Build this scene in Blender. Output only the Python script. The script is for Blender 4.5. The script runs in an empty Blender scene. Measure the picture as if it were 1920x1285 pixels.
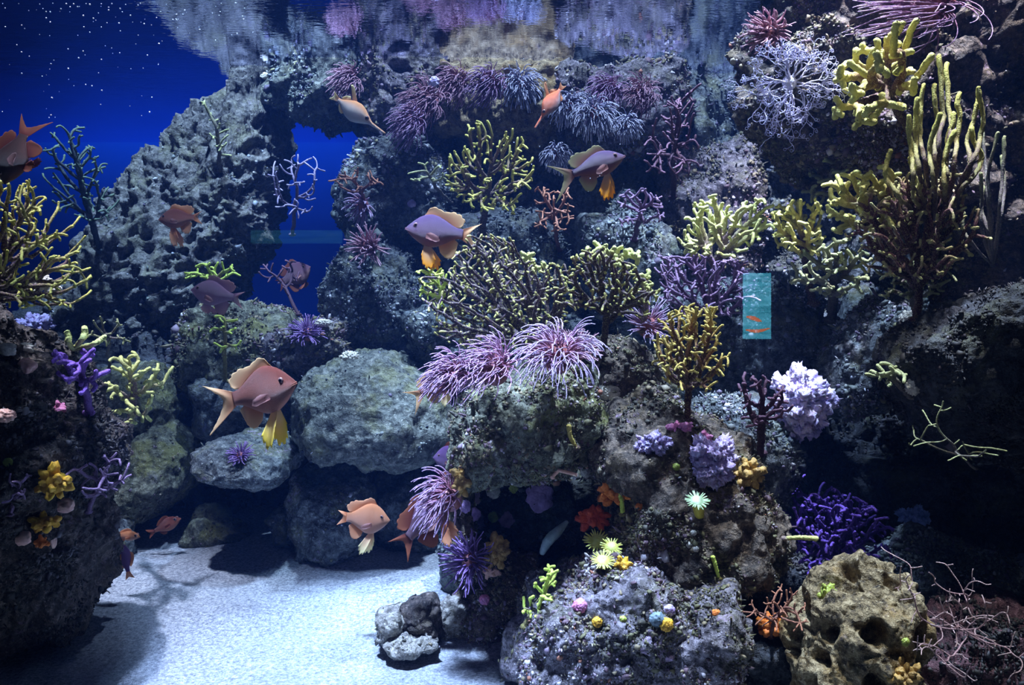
import bpy, bmesh, math, random
import numpy as np
from mathutils import Vector, Matrix
from mathutils.bvhtree import BVHTree

S = bpy.context.scene
C = S.collection
# ------------------------------------------------------------------ camera, world, lights, exposure
F = 1663.0; ZC = 0.69; HOR = 560.0; ZS = ZC + 0.74      # focal length in pixels, eye height over the sand, horizon row, water level
cd = bpy.data.cameras.new('camera'); cam = bpy.data.objects.new('camera', cd); C.objects.link(cam)
cam.location = (0, 0, ZC); cam.rotation_euler = (math.pi/2, 0, 0)
cd.sensor_width = 36; cd.lens = 36*F/1920; cd.shift_y = (HOR-642.5)/1920; cd.clip_start = 0.02
S.camera = cam
S.view_settings.view_transform = 'Standard'; S.view_settings.look = 'None'
S.view_settings.gamma = 1; S.view_settings.use_curve_mapping = False
S.view_settings.exposure = 0.30
w = bpy.data.worlds.new('room'); S.world = w; w.use_nodes = True
w.node_tree.nodes['Background'].inputs[0].default_value = (0.10, 0.14, 0.42, 1)
w.node_tree.nodes['Background'].inputs[1].default_value = 0.015

def aim(o, target):
    o.rotation_euler = (Vector(target)-o.location).to_track_quat('-Z', 'Y').to_euler()
def area(name, loc, target, size, power, col):
    l = bpy.data.lights.new(name, 'AREA'); l.shape = 'DISK'; l.size = size; l.energy = power; l.color = col
    o = bpy.data.objects.new(name, l); C.objects.link(o); o.location = loc; aim(o, target); return o
def spot(name, loc, target, power, col, ang=60, blend=.5, rad=.06):
    l = bpy.data.lights.new(name, 'SPOT'); l.energy = power; l.color = col; l.spot_size = math.radians(ang)
    l.spot_blend = blend; l.shadow_soft_size = rad
    o = bpy.data.objects.new(name, l); C.objects.link(o); o.location = loc; aim(o, target); return o
# hood lamps over the open tank, with spots added to brighten single areas
spot('hood_lamp', (-0.42, 1.10, 3.3), (-0.34, 1.80, 0), 60, (.46, .67, 1.0), 42, .8, .12)
spot('hood_lamp', (-0.62, 1.00, 3.3), (-0.20, 1.50, 0), 2050, (.58, .70, 1.0), 21, .8, .12)  # extra spot added to brighten the front sand
spot('hood_lamp', (0.48, 1.50, 3.3), (0.40, 1.90, 0.4), 880, (.68, .79, 1.0), 32, .6)
spot('hood_lamp', (0.15, 2.10, 3.4), (0.15, 2.75, 1.0), 560, (.64, .76, 1.0), 56, .6)
spot('hood_lamp', (0.92, 1.40, 3.3), (1.0, 2.05, 1.1), 980, (.94, .86, 1.0), 34, .6)
spot('hood_lamp', (-1.00, 1.25, 3.3), (-1.02, 1.66, 0.7), 800, (.86, .84, 1.0), 22, .8)
spot('hood_lamp', (-0.95, 1.75, 3.3), (-1.0, 2.95, 0.8), 832, (.62, .78, 1.0), 30, .7)
spot('hood_lamp', (-0.30, 1.80, 3.3), (-0.33, 2.18, .45), 400, (.64, .80, 1.0), 17, .8)  # extra spot added to lift the boulders behind the sand
spot('added_accent', (0.62, 1.40, 3.3), (0.585, 1.78, .57), 260, (.92, .86, 1.0), 9, .6)  # narrow spot added only to brighten the white puff
spot('added_accent', (0.52, 1.00, 3.3), (0.58, 1.42, .15), 300, (1.0, .93, .86), 15, .8)  # warm spot added only to brighten the porous tan rock
for bx in (-2.3, -1.5, -0.7):
    spot('backdrop_lamp', (bx, 3.80, 3.0), (bx, 4.1, 0.5), 125, (.03, .34, 1.0), 80, .9)
spot('added_front_fill', (0.15, 0.20, 1.32), (0.25, 1.85, 0.70), 9, (.80, .76, 1.0), 60, 1, .12)  # fill added outside the glass for fish and rock faces, no real fixture

# ------------------------------------------------------------------ helpers
def P(px, py, d):
    return np.array(((px-960)/F*d, d, ZC+(HOR-py)/F*d))

def tag(o, label=None, cat=None, group=None, kind=None):
    if label: o['label'] = label
    if cat: o['category'] = cat
    if group: o['group'] = group
    if kind: o['kind'] = kind
    return o
def empty(name, loc):
    o = bpy.data.objects.new(name, None); C.objects.link(o); o.location = [float(v) for v in loc]; o.empty_display_size = .02
    return o
def mesh_np(name, V, T, mats, parent=None, origin=None, smooth=True, quads=None, attr=None, local=False):
    """V (n,3) world positions; T (m,3) triangles and/or quads (k,4). One mesh object."""
    V = np.asarray(V, np.float64)
    if local: origin = (0, 0, 0)
    if origin is None: origin = (parent_loc(parent) if parent is not None else V.mean(0))
    origin = np.asarray(origin, float)
    me = bpy.data.meshes.new(name)
    loops = []; starts = []; n0 = 0
    for A, k in ((T, 3), (quads, 4)):
        if A is None or len(A) == 0: continue
        A = np.asarray(A, np.int32)
        loops.append(A.ravel()); starts.append(n0+np.arange(len(A), dtype=np.int32)*k); n0 += A.size
    loops = np.concatenate(loops); starts = np.concatenate(starts)
    me.vertices.add(len(V)); me.vertices.foreach_set('co', (V-origin).astype(np.float32).ravel())
    me.loops.add(len(loops)); me.loops.foreach_set('vertex_index', loops)
    me.polygons.add(len(starts)); me.polygons.foreach_set('loop_start', starts)
    me.update(calc_edges=True); me.validate()
    if smooth: me.polygons.foreach_set('use_smooth', np.ones(len(me.polygons), bool))
    if attr is not None:
        a = me.attributes.new('t', 'FLOAT', 'POINT'); a.data.foreach_set('value', np.asarray(attr, np.float32))
    for m in (mats if isinstance(mats, (list, tuple)) else [mats]): me.materials.append(m)
    o = bpy.data.objects.new(name, me); C.objects.link(o)
    if local: o.parent = parent
    elif parent is not None: o.parent = parent; o.location = origin-parent_loc(parent)
    else: o.location = origin
    return o
def parent_loc(p):
    l = np.array(p.location)
    q = p.parent
    while q is not None: l = l+np.array(q.location); q = q.parent
    return l

# ---- vectorised noise
def _h(i, j, k, s):
    n = (i*73856093) ^ (j*19349663) ^ (k*83492791) ^ (s*2654435)
    n = n & 0xffffffff
    n = ((n ^ (n >> 13))*1274126177) & 0xffffffff
    n = ((n ^ (n >> 16))*2246822519) & 0xffffffff
    return ((n ^ (n >> 15)) & 0xffffff)/float(0xffffff)
def vnoise(X, s=0):
    I = np.floor(X).astype(np.int64); f = X-I; f = f*f*f*(f*(f*6-15)+10); r = 0
    for a in (0, 1):
        for b in (0, 1):
            for c in (0, 1):
                r = r+_h(I[:, 0]+a, I[:, 1]+b, I[:, 2]+c, s)*(f[:, 0] if a else 1-f[:, 0])*(f[:, 1] if b else 1-f[:, 1])*(f[:, 2] if c else 1-f[:, 2])
    return r*2-1
def fbm(X, o=4, s=0, g=.5):
    r = 0; a = 1
    for i in range(o): r = r+a*vnoise(X*2.03**i+i*17.3, s+i); a *= g
    return r
def worley(X, s=0):
    I = np.floor(X).astype(np.int64); best = np.full(len(X), 9.)
    for a in (-1, 0, 1):
        for b in (-1, 0, 1):
            for c in (-1, 0, 1):
                J = I+np.array((a, b, c))
                p = J+np.stack([_h(J[:, 0], J[:, 1], J[:, 2], s+q) for q in (11, 12, 13)], 1)
                best = np.minimum(best, ((X-p)**2).sum(1))
    return np.sqrt(best)

_ico = {}
def ico(n):
    if n not in _ico:
        bm = bmesh.new(); bmesh.ops.create_icosphere(bm, subdivisions=n, radius=1)
        V = np.array([v.co[:] for v in bm.verts]); T = np.array([[v.index for v in f.verts] for f in bm.faces]); bm.free()
        _ico[n] = (V, T)
    return _ico[n]
def vnormals(V, T):
    n = np.cross(V[T[:, 1]]-V[T[:, 0]], V[T[:, 2]]-V[T[:, 0]]); N = np.zeros_like(V)
    for k in range(3):
        for c in range(3): N[:, c] += np.bincount(T[:, k], n[:, c], len(V))
    return N/(np.linalg.norm(N, axis=1, keepdims=True)+1e-12)

# ---- materials
def newmat(name):
    m = bpy.data.materials.new(name); m.use_nodes = True; nt = m.node_tree
    b = nt.nodes['Principled BSDF']; return m, nt, b
def nd(nt, t, **kw):
    n = nt.nodes.new(t)
    for k, v in kw.items():
        if k in n.inputs.keys(): n.inputs[k].default_value = v
        else: setattr(n, k, v)
    return n
def noise_n(nt, co, scale, detail=4, rough=.6):
    n = nd(nt, 'ShaderNodeTexNoise'); n.inputs['Scale'].default_value = scale; n.inputs['Detail'].default_value = detail
    n.inputs['Roughness'].default_value = rough; nt.links.new(co, n.inputs['Vector']); return n.outputs['Fac']
def vor_n(nt, co, scale, feat='F1'):
    n = nd(nt, 'ShaderNodeTexVoronoi'); n.feature = feat; n.inputs['Scale'].default_value = scale
    nt.links.new(co, n.inputs['Vector']); return n.outputs['Distance']
def ramp_n(nt, fac, stops):
    r = nd(nt, 'ShaderNodeValToRGB'); nt.links.new(fac, r.inputs[0]); e = r.color_ramp.elements
    while len(e) < len(stops): e.new(.5)
    for q, (p, c) in zip(e, stops): q.position = p; q.color = (c[0], c[1], c[2], 1) if len(c) == 3 else c
    return r.outputs[0]
def mix_n(nt, f, a, b):
    m = nd(nt, 'ShaderNodeMix', data_type='RGBA')
    for s, v in ((m.inputs[0], f), (m.inputs[6], a), (m.inputs[7], b)):
        if hasattr(v, 'is_linked'): nt.links.new(v, s)
        elif isinstance(v, (int, float)): s.default_value = v
        else: s.default_value = (*v, 1)
    return m.outputs[2]
def bump_n(nt, h, dist, strength=1, prev=None):
    b = nd(nt, 'ShaderNodeBump'); b.inputs['Distance'].default_value = dist; b.inputs['Strength'].default_value = strength
    nt.links.new(h, b.inputs['Height'])
    if prev is not None: nt.links.new(prev, b.inputs['Normal'])
    return b.outputs[0]
def objco(nt): return nd(nt, 'ShaderNodeTexCoord').outputs['Object']

def rock_mat(name, lo, mid, hi, spot_c=(.45, .34, .55), spot_amt=.5, gloss=.75, sc=1.0, algae=(.20, .20, .05), al_amt=.45):
    m, nt, b = newmat(name); co = objco(nt); lo, mid, hi = [tuple(x*.8 for x in c) for c in (lo, mid, hi)]
    n1 = noise_n(nt, co, 9*sc, 6, .7); n2 = noise_n(nt, co, 48*sc, 5, .75); v = vor_n(nt, co, 70*sc); n4 = noise_n(nt, co, 170*sc, 3, .7)
    c = ramp_n(nt, n2, [(.36, lo), (.50, mid), (.66, hi)])
    al = ramp_n(nt, n1, [(.50, (0, 0, 0)), (.62, (al_amt,)*3)])
    c = mix_n(nt, al, c, algae)
    n3 = noise_n(nt, co, 17*sc, 5, .75)
    c = mix_n(nt, ramp_n(nt, n3, [(.60, (0, 0, 0)), (.68, (spot_amt,)*3)]), c, spot_c)
    c = mix_n(nt, ramp_n(nt, n4, [(.58, (0, 0, 0)), (.72, (.55,)*3)]), c, tuple(min(1, x*2.2+.05) for x in hi))
    nt.links.new(c, b.inputs['Base Color']); b.inputs['Roughness'].default_value = gloss
    bb = bump_n(nt, n2, .012, 1); bb = bump_n(nt, v, .005, .9, bb); bb = bump_n(nt, n4, .003, .8, bb)
    nt.links.new(bb, b.inputs['Normal']); return m
def flat_mat(name, col, col2=None, sc=60, rough=.6, bump=.002, bsc=120, sss=0, coat=0):
    m, nt, b = newmat(name); co = objco(nt)
    n = noise_n(nt, co, sc, 4)
    nt.links.new(mix_n(nt, ramp_n(nt, n, [(.38, (0, 0, 0)), (.62, (1, 1, 1))]), col, col2 or tuple(x*.6 for x in col)), b.inputs['Base Color'])
    b.inputs['Roughness'].default_value = rough
    if sss: b.inputs['Subsurface Weight'].default_value = sss; b.inputs['Subsurface Radius'].default_value = (.01, .006, .004); b.inputs['Subsurface Scale'].default_value = .5
    if bump: nt.links.new(bump_n(nt, noise_n(nt, co, bsc, 3), bump, .9), b.inputs['Normal'])
    return m

# ------------------------------------------------------------------ setting: tank shell, water
def box_obj(name, lo, hi, m, label=None, cat=None, kind='structure'):
    V = np.array([[x, y, z] for x in (lo[0], hi[0]) for y in (lo[1], hi[1]) for z in (lo[2], hi[2])])
    Q = [[0, 1, 3, 2], [4, 6, 7, 5], [0, 4, 5, 1], [2, 3, 7, 6], [0, 2, 6, 4], [1, 5, 7, 3]]
    o = mesh_np(name, V, None, m, quads=Q, smooth=False); tag(o, label, cat, kind=kind); return o
m_wall, nt, b = newmat('blue_backdrop')
co = objco(nt)
nt.links.new(mix_n(nt, noise_n(nt, co, 1.2, 2), (.002, .06, .36), (.004, .10, .50)), b.inputs['Base Color']); b.inputs['Roughness'].default_value = .9
m_dark = flat_mat('dark_wall', (.01, .02, .08), (.006, .012, .05))
box_obj('wall_back', (-3.2, 4.2, -.2), (3.2, 4.3, 2.6), m_wall, 'plain blue back wall of the aquarium', 'wall')
box_obj('wall_left', (-3.3, .66, -.2), (-3.2, 4.3, 1.6), m_wall, 'blue side wall of the aquarium at the left', 'wall')
box_obj('wall_right', (2.6, .66, -.2), (2.7, 4.2, 1.6), m_dark, 'dark side wall of the aquarium at the right', 'wall')

# water surface, seen from below as a rippled mirror
def water():
    m = bpy.data.materials.new('water_surface'); m.use_nodes = True; nt = m.node_tree; nt.nodes.clear()
    out = nd(nt, 'ShaderNodeOutputMaterial'); co = objco(nt)
    mp = nd(nt, 'ShaderNodeMapping'); nt.links.new(co, mp.inputs['Vector']); mp.inputs['Scale'].default_value = (1.0, 1.0, 1)
    h = noise_n(nt, mp.outputs[0], 9, 3, .5)
    mp2 = nd(nt, 'ShaderNodeMapping'); nt.links.new(co, mp2.inputs['Vector']); mp2.inputs['Scale'].default_value = (.8, 2.2, 1)
    h2 = noise_n(nt, mp2.outputs[0], 34, 2, .5)
    bp = bump_n(nt, h, .003, .6); bp = bump_n(nt, h2, .0010, .6, bp)
    fr = nd(nt, 'ShaderNodeFresnel'); fr.inputs['IOR'].default_value = 1.33
    gl = nd(nt, 'ShaderNodeBsdfGlossy'); gl.inputs['Roughness'].default_value = .01; gl.inputs['Color'].default_value = (.70, .72, .95, 1)
    nt.links.new(bp, gl.inputs['Normal'])
    tr = nd(nt, 'ShaderNodeBsdfTransparent'); mx = nd(nt, 'ShaderNodeMixShader')
    nt.links.new(fr.outputs[0], mx.inputs[0]); nt.links.new(tr.outputs[0], mx.inputs[1]); nt.links.new(gl.outputs[0], mx.inputs[2])
    nt.links.new(mx.outputs[0], out.inputs['Surface'])
    n = 40; gx, gy = np.meshgrid(np.linspace(-3.2, 2.6, n), np.linspace(.68, 4.2, n), indexing='ij')
    V = np.stack([gx.ravel(), gy.ravel(), np.full(n*n, ZS)], 1)
    V[:, 2] += .0015*vnoise(V*3, 3)
    i = np.arange(n*n).reshape(n, n); Q = np.stack([i[:-1, :-1], i[1:, :-1], i[1:, 1:], i[:-1, 1:]], -1).reshape(-1, 4)
    o = mesh_np('water_surface', V, None, m, quads=Q); tag(o, 'rippled underside of the water surface mirroring the reef', 'water', kind='structure')
water()
HAZE = True
if HAZE:
    m = bpy.data.materials.new('water_haze'); m.use_nodes = True; nt = m.node_tree; nt.nodes.clear()
    out = nd(nt, 'ShaderNodeOutputMaterial'); sc = nd(nt, 'ShaderNodeVolumeScatter'); ab = nd(nt, 'ShaderNodeVolumeAbsorption'); ad = nd(nt, 'ShaderNodeAddShader')
    sc.inputs['Color'].default_value = (.10, .28, 1, 1); sc.inputs['Density'].default_value = .022; sc.inputs['Anisotropy'].default_value = .2
    ab.inputs['Color'].default_value = (.25, .62, 1, 1); ab.inputs['Density'].default_value = .19
    nt.links.new(sc.outputs[0], ad.inputs[0]); nt.links.new(ab.outputs[0], ad.inputs[1]); nt.links.new(ad.outputs[0], out.inputs['Volume'])
    o = box_obj('water_body', (-3.19, .69, -.15), (2.59, 4.19, ZS-.004), m, 'clear blue sea water filling the tank', 'water')

# sand
def sand_h(x, y):
    X = np.stack([x, y, 0*x], 1)
    return .018*vnoise(X*2.2, 5)+.006*vnoise(X*7, 6)+.0015*fbm(X*30, 3, 9)+.06*(lambda t: t*t*(3-2*t))(np.clip((y-1.6)/.55, 0, 1))+.03*np.clip((y-2.2)/.8, 0, 1)
def sand():
    m, nt, b = newmat('pale_sand'); co = objco(nt)
    n = noise_n(nt, co, 150, 5, .85); n2 = noise_n(nt, co, 95, 4, .8); n3 = noise_n(nt, co, 4, 3, .6)
    c = ramp_n(nt, n, [(.34, (.07, .08, .11)), (.43, (.36, .38, .44)), (.53, (.62, .64, .68)), (.62, (.96, .96, .96))])
    c = mix_n(nt, ramp_n(nt, n2, [(.56, (0, 0, 0)), (.64, (.75,)*3)]), c, (.20, .21, .25))
    c = mix_n(nt, ramp_n(nt, n3, [(.4, (0, 0, 0)), (.7, (.28,)*3)]), c, (.45, .50, .58))
    nt.links.new(c, b.inputs['Base Color']); b.inputs['Roughness'].default_value = .85
    nt.links.new(bump_n(nt, n, .006, 1, bump_n(nt, n2, .010, .9)), b.inputs['Normal'])
    nx, ny = 560, 420; gx, gy = np.meshgrid(np.linspace(-1.9, 1.7, nx), np.linspace(.70, 4.18, ny), indexing='ij')
    x = gx.ravel(); y = gy.ravel(); V = np.stack([x, y, sand_h(x, y)], 1)
    i = np.arange(nx*ny).reshape(nx, ny); Q = np.stack([i[:-1, :-1], i[1:, :-1], i[1:, 1:], i[:-1, 1:]], -1).reshape(-1, 4)
    o = mesh_np('floor', V, None, m, quads=Q); tag(o, 'pale blue-lit sand on the aquarium bottom', 'sand', kind='structure')
sand()

# ------------------------------------------------------------------ rocks
BV = []
def rock(name, poly, d, th, m, label=None, cat='rock', sub=6, lump=.10, rough=.02, fine=.006, pit=0, seed=1, tilt=(0, 0), sq=.75, group=None, parent=None, cx=None):
    """A rock with the photographed outline at its own distance: a deformed ball th deep, crusted with noise."""
    p = np.array(poly, float)
    c = np.array(cx) if cx else (p.max(0)+p.min(0))/2
    U, T = ico(sub)
    a = np.arctan2(U[:, 2], U[:, 0]); rho = np.hypot(U[:, 0], U[:, 2])
    # ray/polygon distances tabulated over the angle
    tab = np.linspace(-np.pi, np.pi, 361); R = np.zeros(361)
    q = p-c; q[:, 1] *= -1; q2 = np.roll(q, -1, 0)
    for k, t in enumerate(tab):
        D = np.array((math.cos(t), math.sin(t))); e = q2-q
        den = D[0]*e[:, 1]-D[1]*e[:, 0]; den[np.abs(den) < 1e-9] = 1e-9
        s = (q[:, 0]*e[:, 1]-q[:, 1]*e[:, 0])/den; u = (q[:, 0]*D[1]-q[:, 1]*D[0])/den
        ok = (s > 0) & (u >= -1e-6) & (u <= 1+1e-6)
        R[k] = s[ok].max() if ok.any() else 1
    kk = np.array([.25, .5, .25]); R = np.convolve(np.concatenate([R[-4:-1], R, R[1:4]]), kk, 'same')[3:-3]
    r = np.interp(a, tab, R)*(rho**.8)*d/F
    ctr = P(c[0], c[1], d)
    dep = np.sign(U[:, 1])*np.abs(U[:, 1])**sq*th
    V = ctr+np.stack([r*np.cos(a), dep, r*np.sin(a)], 1)
    V[:, 1] += tilt[0]*(V[:, 0]-ctr[0])+tilt[1]*(V[:, 2]-ctr[2])
    size = float(np.mean(R))*d/F
    N = vnormals(V, T); X = V+seed*3.17
    V = V+N*(lump*size*fbm(X/(size*.9)*1.1, 3, seed))[:, None]
    N = vnormals(V, T)
    h = rough*fbm(X*11, 3, seed+5)+rough*.8*(.45-worley(X*17, seed+7))
    if not name.startswith(('boulder', 'stone')): h = h+.10*size*(.5-np.abs(fbm(X*5.5, 3, seed+21)))
    if fine: h = h+fine*fbm(X*46, 3, seed+9, .6)
    if pit: wv = worley(X*(26 if pit < .03 else 22)+.35*fbm(X*12, 2, seed)[:, None], seed+3); h = h-pit*np.clip(.50-wv, 0, .34)*3
    V = V+N*h[:, None]
    o = mesh_np(name, V, T, m, parent=parent)
    BV.append((BVHTree.FromPolygons(V.tolist(), T.tolist()), o))
    if parent is None: tag(o, label, cat, group)
    return o
def hit(px, py, default=2.2):
    """distance (along y) of the first rock behind a pixel, and its normal"""
    v = Vector(P(px, py, 1))-Vector((0, 0, ZC)); v.normalize(); best = None
    for t, o in BV:
        r = t.ray_cast(Vector((0, 0, ZC)), v)
        if r[0] is not None and (best is None or r[3] < best[3]): best = r
    if best is None: return default, np.array((0, -1, 0.))
    return best[0].y, np.array(best[1])

K = {}
K['grey'] = rock_mat('grey_reef_rock', (.018, .022, .030), (.11, .13, .14), (.34, .37, .36))
K['olive'] = rock_mat('olive_crusted_rock', (.02, .02, .015), (.12, .125, .08), (.32, .33, .24), (.30, .30, .34), .35, al_amt=.8)
K['column'] = rock_mat('column_rock', (.018, .018, .024), (.10, .098, .092), (.27, .26, .25), (.26, .22, .30), .4, algae=(.17, .17, .09), al_amt=.5)
K['brown'] = rock_mat('brown_crusted_rock', (.012, .009, .008), (.085, .062, .045), (.27, .20, .14), (.38, .26, .42), .6, algae=(.16, .11, .03))
K['mauve'] = rock_mat('mauve_coralline_rock', (.02, .016, .022), (.14, .12, .14), (.38, .34, .38), (.46, .32, .50), .7, algae=(.14, .13, .05))
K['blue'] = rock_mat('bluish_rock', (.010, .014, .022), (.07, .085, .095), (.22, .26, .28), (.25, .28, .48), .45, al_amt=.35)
K['pale'] = rock_mat('pale_rock', (.026, .030, .028), (.11, .125, .11), (.30, .31, .27), (.5, .45, .3), .4, al_amt=.4)
K['sponge'] = rock_mat('porous_tan_rock', (.02, .012, .006), (.26, .19, .09), (.55, .44, .25), (.50, .40, .38), .4, algae=(.30, .18, .04), al_amt=.6)
K['tan'] = rock_mat('pale_tan_stone', (.09, .08, .07), (.30, .27, .23), (.62, .58, .52), (.5, .45, .4), .4, algae=(.22, .20, .12), al_amt=.3)
K['red'] = rock_mat('dark_red_rock', (.02, .008, .01), (.10, .035, .045), (.24, .12, .14), (.30, .10, .14), .6, algae=(.10, .05, .02))
K['umber'] = rock_mat('umber_rock', (.005, .004, .004), (.045, .032, .028), (.17, .13, .11), (.22, .14, .24), .5, algae=(.08, .06, .02))  # brown darkened so the colour itself carries the deep shade
K['black'] = rock_mat('dark_rock', (.004, .005, .008), (.018, .02, .028), (.07, .08, .10), (.10, .12, .2), .3, al_amt=.2)  # near-black colour carries the shade of the cave and overhang

def rocks():
    # far wall and fillers
    rock('reef_wall', [(700, 20), (1470, 20), (1520, 420), (1480, 780), (1100, 800), (770, 700), (745, 450), (700, 330), (735, 260), (695, 200)], 3.05, .30, K['grey'], 'broad grey-brown reef wall rising to the waterline behind the centre', 'reef wall', 7, .10, .045, .010, seed=3, tilt=(0, .35))
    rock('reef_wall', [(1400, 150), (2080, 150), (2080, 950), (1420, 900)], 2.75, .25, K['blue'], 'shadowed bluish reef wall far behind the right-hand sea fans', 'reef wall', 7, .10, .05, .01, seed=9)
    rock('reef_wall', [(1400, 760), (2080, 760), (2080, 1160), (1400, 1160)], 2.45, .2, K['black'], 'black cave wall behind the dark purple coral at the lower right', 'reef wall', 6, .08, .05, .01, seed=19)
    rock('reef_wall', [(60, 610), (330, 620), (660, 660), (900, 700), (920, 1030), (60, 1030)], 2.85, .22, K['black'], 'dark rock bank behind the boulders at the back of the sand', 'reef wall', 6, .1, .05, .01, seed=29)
    rock('rock_column', [(500, 60), (540, 50), (548, 130), (540, 250), (520, 340), (505, 450), (460, 530), (430, 610), (330, 650), (120, 640), (112, 560), (190, 440), (240, 350), (272, 290), (325, 228), (380, 182), (440, 152), (480, 110)], 2.95, .26, K['column'], 'leaning pitted rock column in front of the blue water at the left', 'rock', 7, .08, .022, .014, .028, seed=4, tilt=(-.1, .25), cx=(400, 400))
    rock('hanging_rock', [(505, 60), (600, 45), (690, 60), (705, 150), (690, 215), (640, 240), (560, 234), (512, 190)], 2.88, .16, K['pale'], 'pale rock knob hanging at the waterline left of the anemones', 'rock', 6, .10, .02, .01, .012, seed=5)
    rock('rock_ledge', [(690, 100), (840, 90), (850, 200), (830, 250), (760, 270), (700, 250), (690, 180)], 2.82, .14, K['mauve'], 'mauve ledge under the pink anemones by the waterline', seed=6)
    rock('rock_ledge', [(820, 120), (1060, 120), (1060, 230), (1010, 290), (900, 280), (830, 250)], 2.80, .16, K['sponge'], 'tan crusted ledge under the waterline behind the upper centre fan', seed=7, lump=.14)
    rock('rock_ledge', [(1060, 130), (1280, 120), (1300, 220), (1250, 280), (1120, 300), (1050, 260)], 2.70, .16, K['mauve'], 'mauve ledge carrying the white anemones right of the small red fish', seed=8)
    rock('rock', [(640, 350), (700, 270), (780, 260), (850, 330), (850, 450), (760, 490), (690, 470), (640, 410)], 2.75, .18, K['blue'], 'dark blue rock face below the pink anemones', seed=10)
    rock('rock', [(650, 470), (700, 455), (775, 480), (805, 560), (790, 650), (700, 660), (630, 630), (606, 540), (620, 490)], 2.6, .16, K['blue'], 'blue-grey rounded rock under the small round anemone', seed=11)
    rock('rock', [(840, 420), (1020, 400), (1060, 500), (1010, 600), (880, 580), (830, 500)], 2.6, .18, K['blue'], 'blue rock hidden behind the large dark sea fan', seed=12)
    rock('rock', [(1100, 420), (1170, 370), (1260, 430), (1280, 560), (1220, 640), (1110, 600), (1090, 500)], 2.5, .16, K['grey'], 'grey rock pillar below the purple fish with the orange fins', seed=13)
    rock('rock', [(1250, 300), (1400, 260), (1440, 420), (1400, 560), (1280, 520), (1240, 420)], 2.7, .16, K['mauve'], 'mauve rock behind the pale yellow fan right of centre', seed=14)
    rock('rock', [(765, 600), (800, 575), (900, 590), (960, 650), (900, 720), (800, 690)], 2.3, .14, K['blue'], 'bluish rock below the left end of the large sea fan', seed=15)
    rock('rock', [(350, 590), (440, 560), (520, 580), (590, 640), (620, 720), (560, 760), (400, 780), (345, 700)], 2.55, .16, K['olive'], 'knobbly rock bank behind the big red fish', seed=16)
    rock('rock', [(505, 640), (560, 605), (640, 610), (655, 660), (600, 700), (530, 690)], 2.4, .12, K['mauve'], 'dark purple-topped rock between the blue gap and the big boulder', seed=17)
    # boulders behind the sand
    rock('boulder', [(548, 745), (590, 695), (660, 670), (740, 665), (810, 690), (840, 740), (850, 800), (820, 850), (700, 868), (600, 848), (555, 805)], 2.20, .22, K['pale'], 'large round pale-topped boulder right of the big red fish', 'boulder', 6, .06, .014, .006, seed=18, tilt=(0, .5))
    rock('boulder', [(372, 838), (430, 820), (520, 822), (562, 850), (555, 885), (500, 898), (420, 892), (380, 868)], 2.15, .16, K['grey'], 'flat grey slab boulder under the big red fish', 'boulder', 6, .06, .012, .005, seed=20, tilt=(0, .8))
    rock('boulder', [(548, 930), (560, 885), (620, 868), (690, 885), (720, 940), (710, 1010), (640, 1045), (580, 1035), (548, 985)], 2.24, .16, K['grey'], 'grey-brown boulder on the sand left of the pale orange fish', 'boulder', 6, .06, .014, .006, seed=21, tilt=(0, .3))
    rock('boulder', [(680, 880), (760, 862), (850, 880), (870, 960), (830, 1030), (730, 1030), (690, 960)], 2.34, .16, K['blue'], 'shaded blue boulder behind the pale orange fish', 'boulder', 6, .06, .014, .006, seed=22)
    rock('boulder', [(503, 970), (530, 950), (560, 975), (560, 1025), (520, 1020)], 2.24, .06, K['blue'], 'small dark boulder touching the left of the grey-brown boulder', 'boulder', 5, .06, .012, .005, seed=23)
    rock('boulder', [(200, 840), (300, 790), (375, 830), (372, 900), (310, 955), (240, 975), (200, 930)], 2.38, .17, K['olive'], 'olive boulder under the small pale yellow fan', 'boulder', 6, .07, .014, .006, seed=24, tilt=(0, .4))
    rock('boulder', [(200, 690), (300, 680), (345, 760), (320, 830), (220, 840)], 2.45, .16, K['olive'], 'shaded olive boulder behind the small pale yellow fan', 'boulder', 5, .07, .014, .006, seed=25)
    rock('boulder', [(360, 720), (420, 700), (520, 730), (560, 800), (480, 830), (380, 810)], 2.45, .16, K['blue'], 'dark boulder behind the belly of the big red fish', 'boulder', 5, .07, .014, .006, seed=26)
    rock('stone', [(340, 1010), (365, 955), (395, 950), (430, 985), (470, 1005), (440, 1035), (350, 1035)], 2.35, .09, K['olive'], 'small pointed stone at the back edge of the sand', 'stone', 5, .05, .01, .004, seed=27)
    rock('boulder', [(130, 960), (190, 945), (235, 990), (245, 1050), (200, 1080), (130, 1080)], 2.16, .12, K['blue'], 'shaded rock on the sand behind the left foreground rock', 'boulder', 5, .06, .014, .006, seed=28)
    # left foreground
    rock('rock', [(-140, 560), (40, 580), (110, 620), (165, 720), (228, 800), (232, 850), (180, 900), (155, 980), (152, 1050), (125, 1120), (90, 1200), (20, 1245), (-140, 1270)], 1.62, .20, K['umber'], 'large brown crusted rock in the left foreground', 'rock', 7, .06, .018, .008, seed=30, tilt=(0, -.35))
    # centre foreground pile
    rock('rock', [(848, 780), (868, 720), (950, 690), (1050, 684), (1105, 705), (1125, 790), (1100, 870), (1040, 895), (940, 885), (875, 895), (846, 850)], 1.68, .15, K['olive'], 'blocky dark olive rock under the pink anemones in the centre', 'rock', 7, .05, .016, .007, seed=31, tilt=(0, .2))
    rock('rock', [(848, 880), (1000, 860), (1160, 860), (1150, 960), (1060, 1010), (940, 1020), (860, 990), (840, 930)], 1.92, .12, K['black'], 'recessed dark rock with purple patches under the central overhang', 'rock', 6, .05, .012, .006, seed=32)
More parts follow.
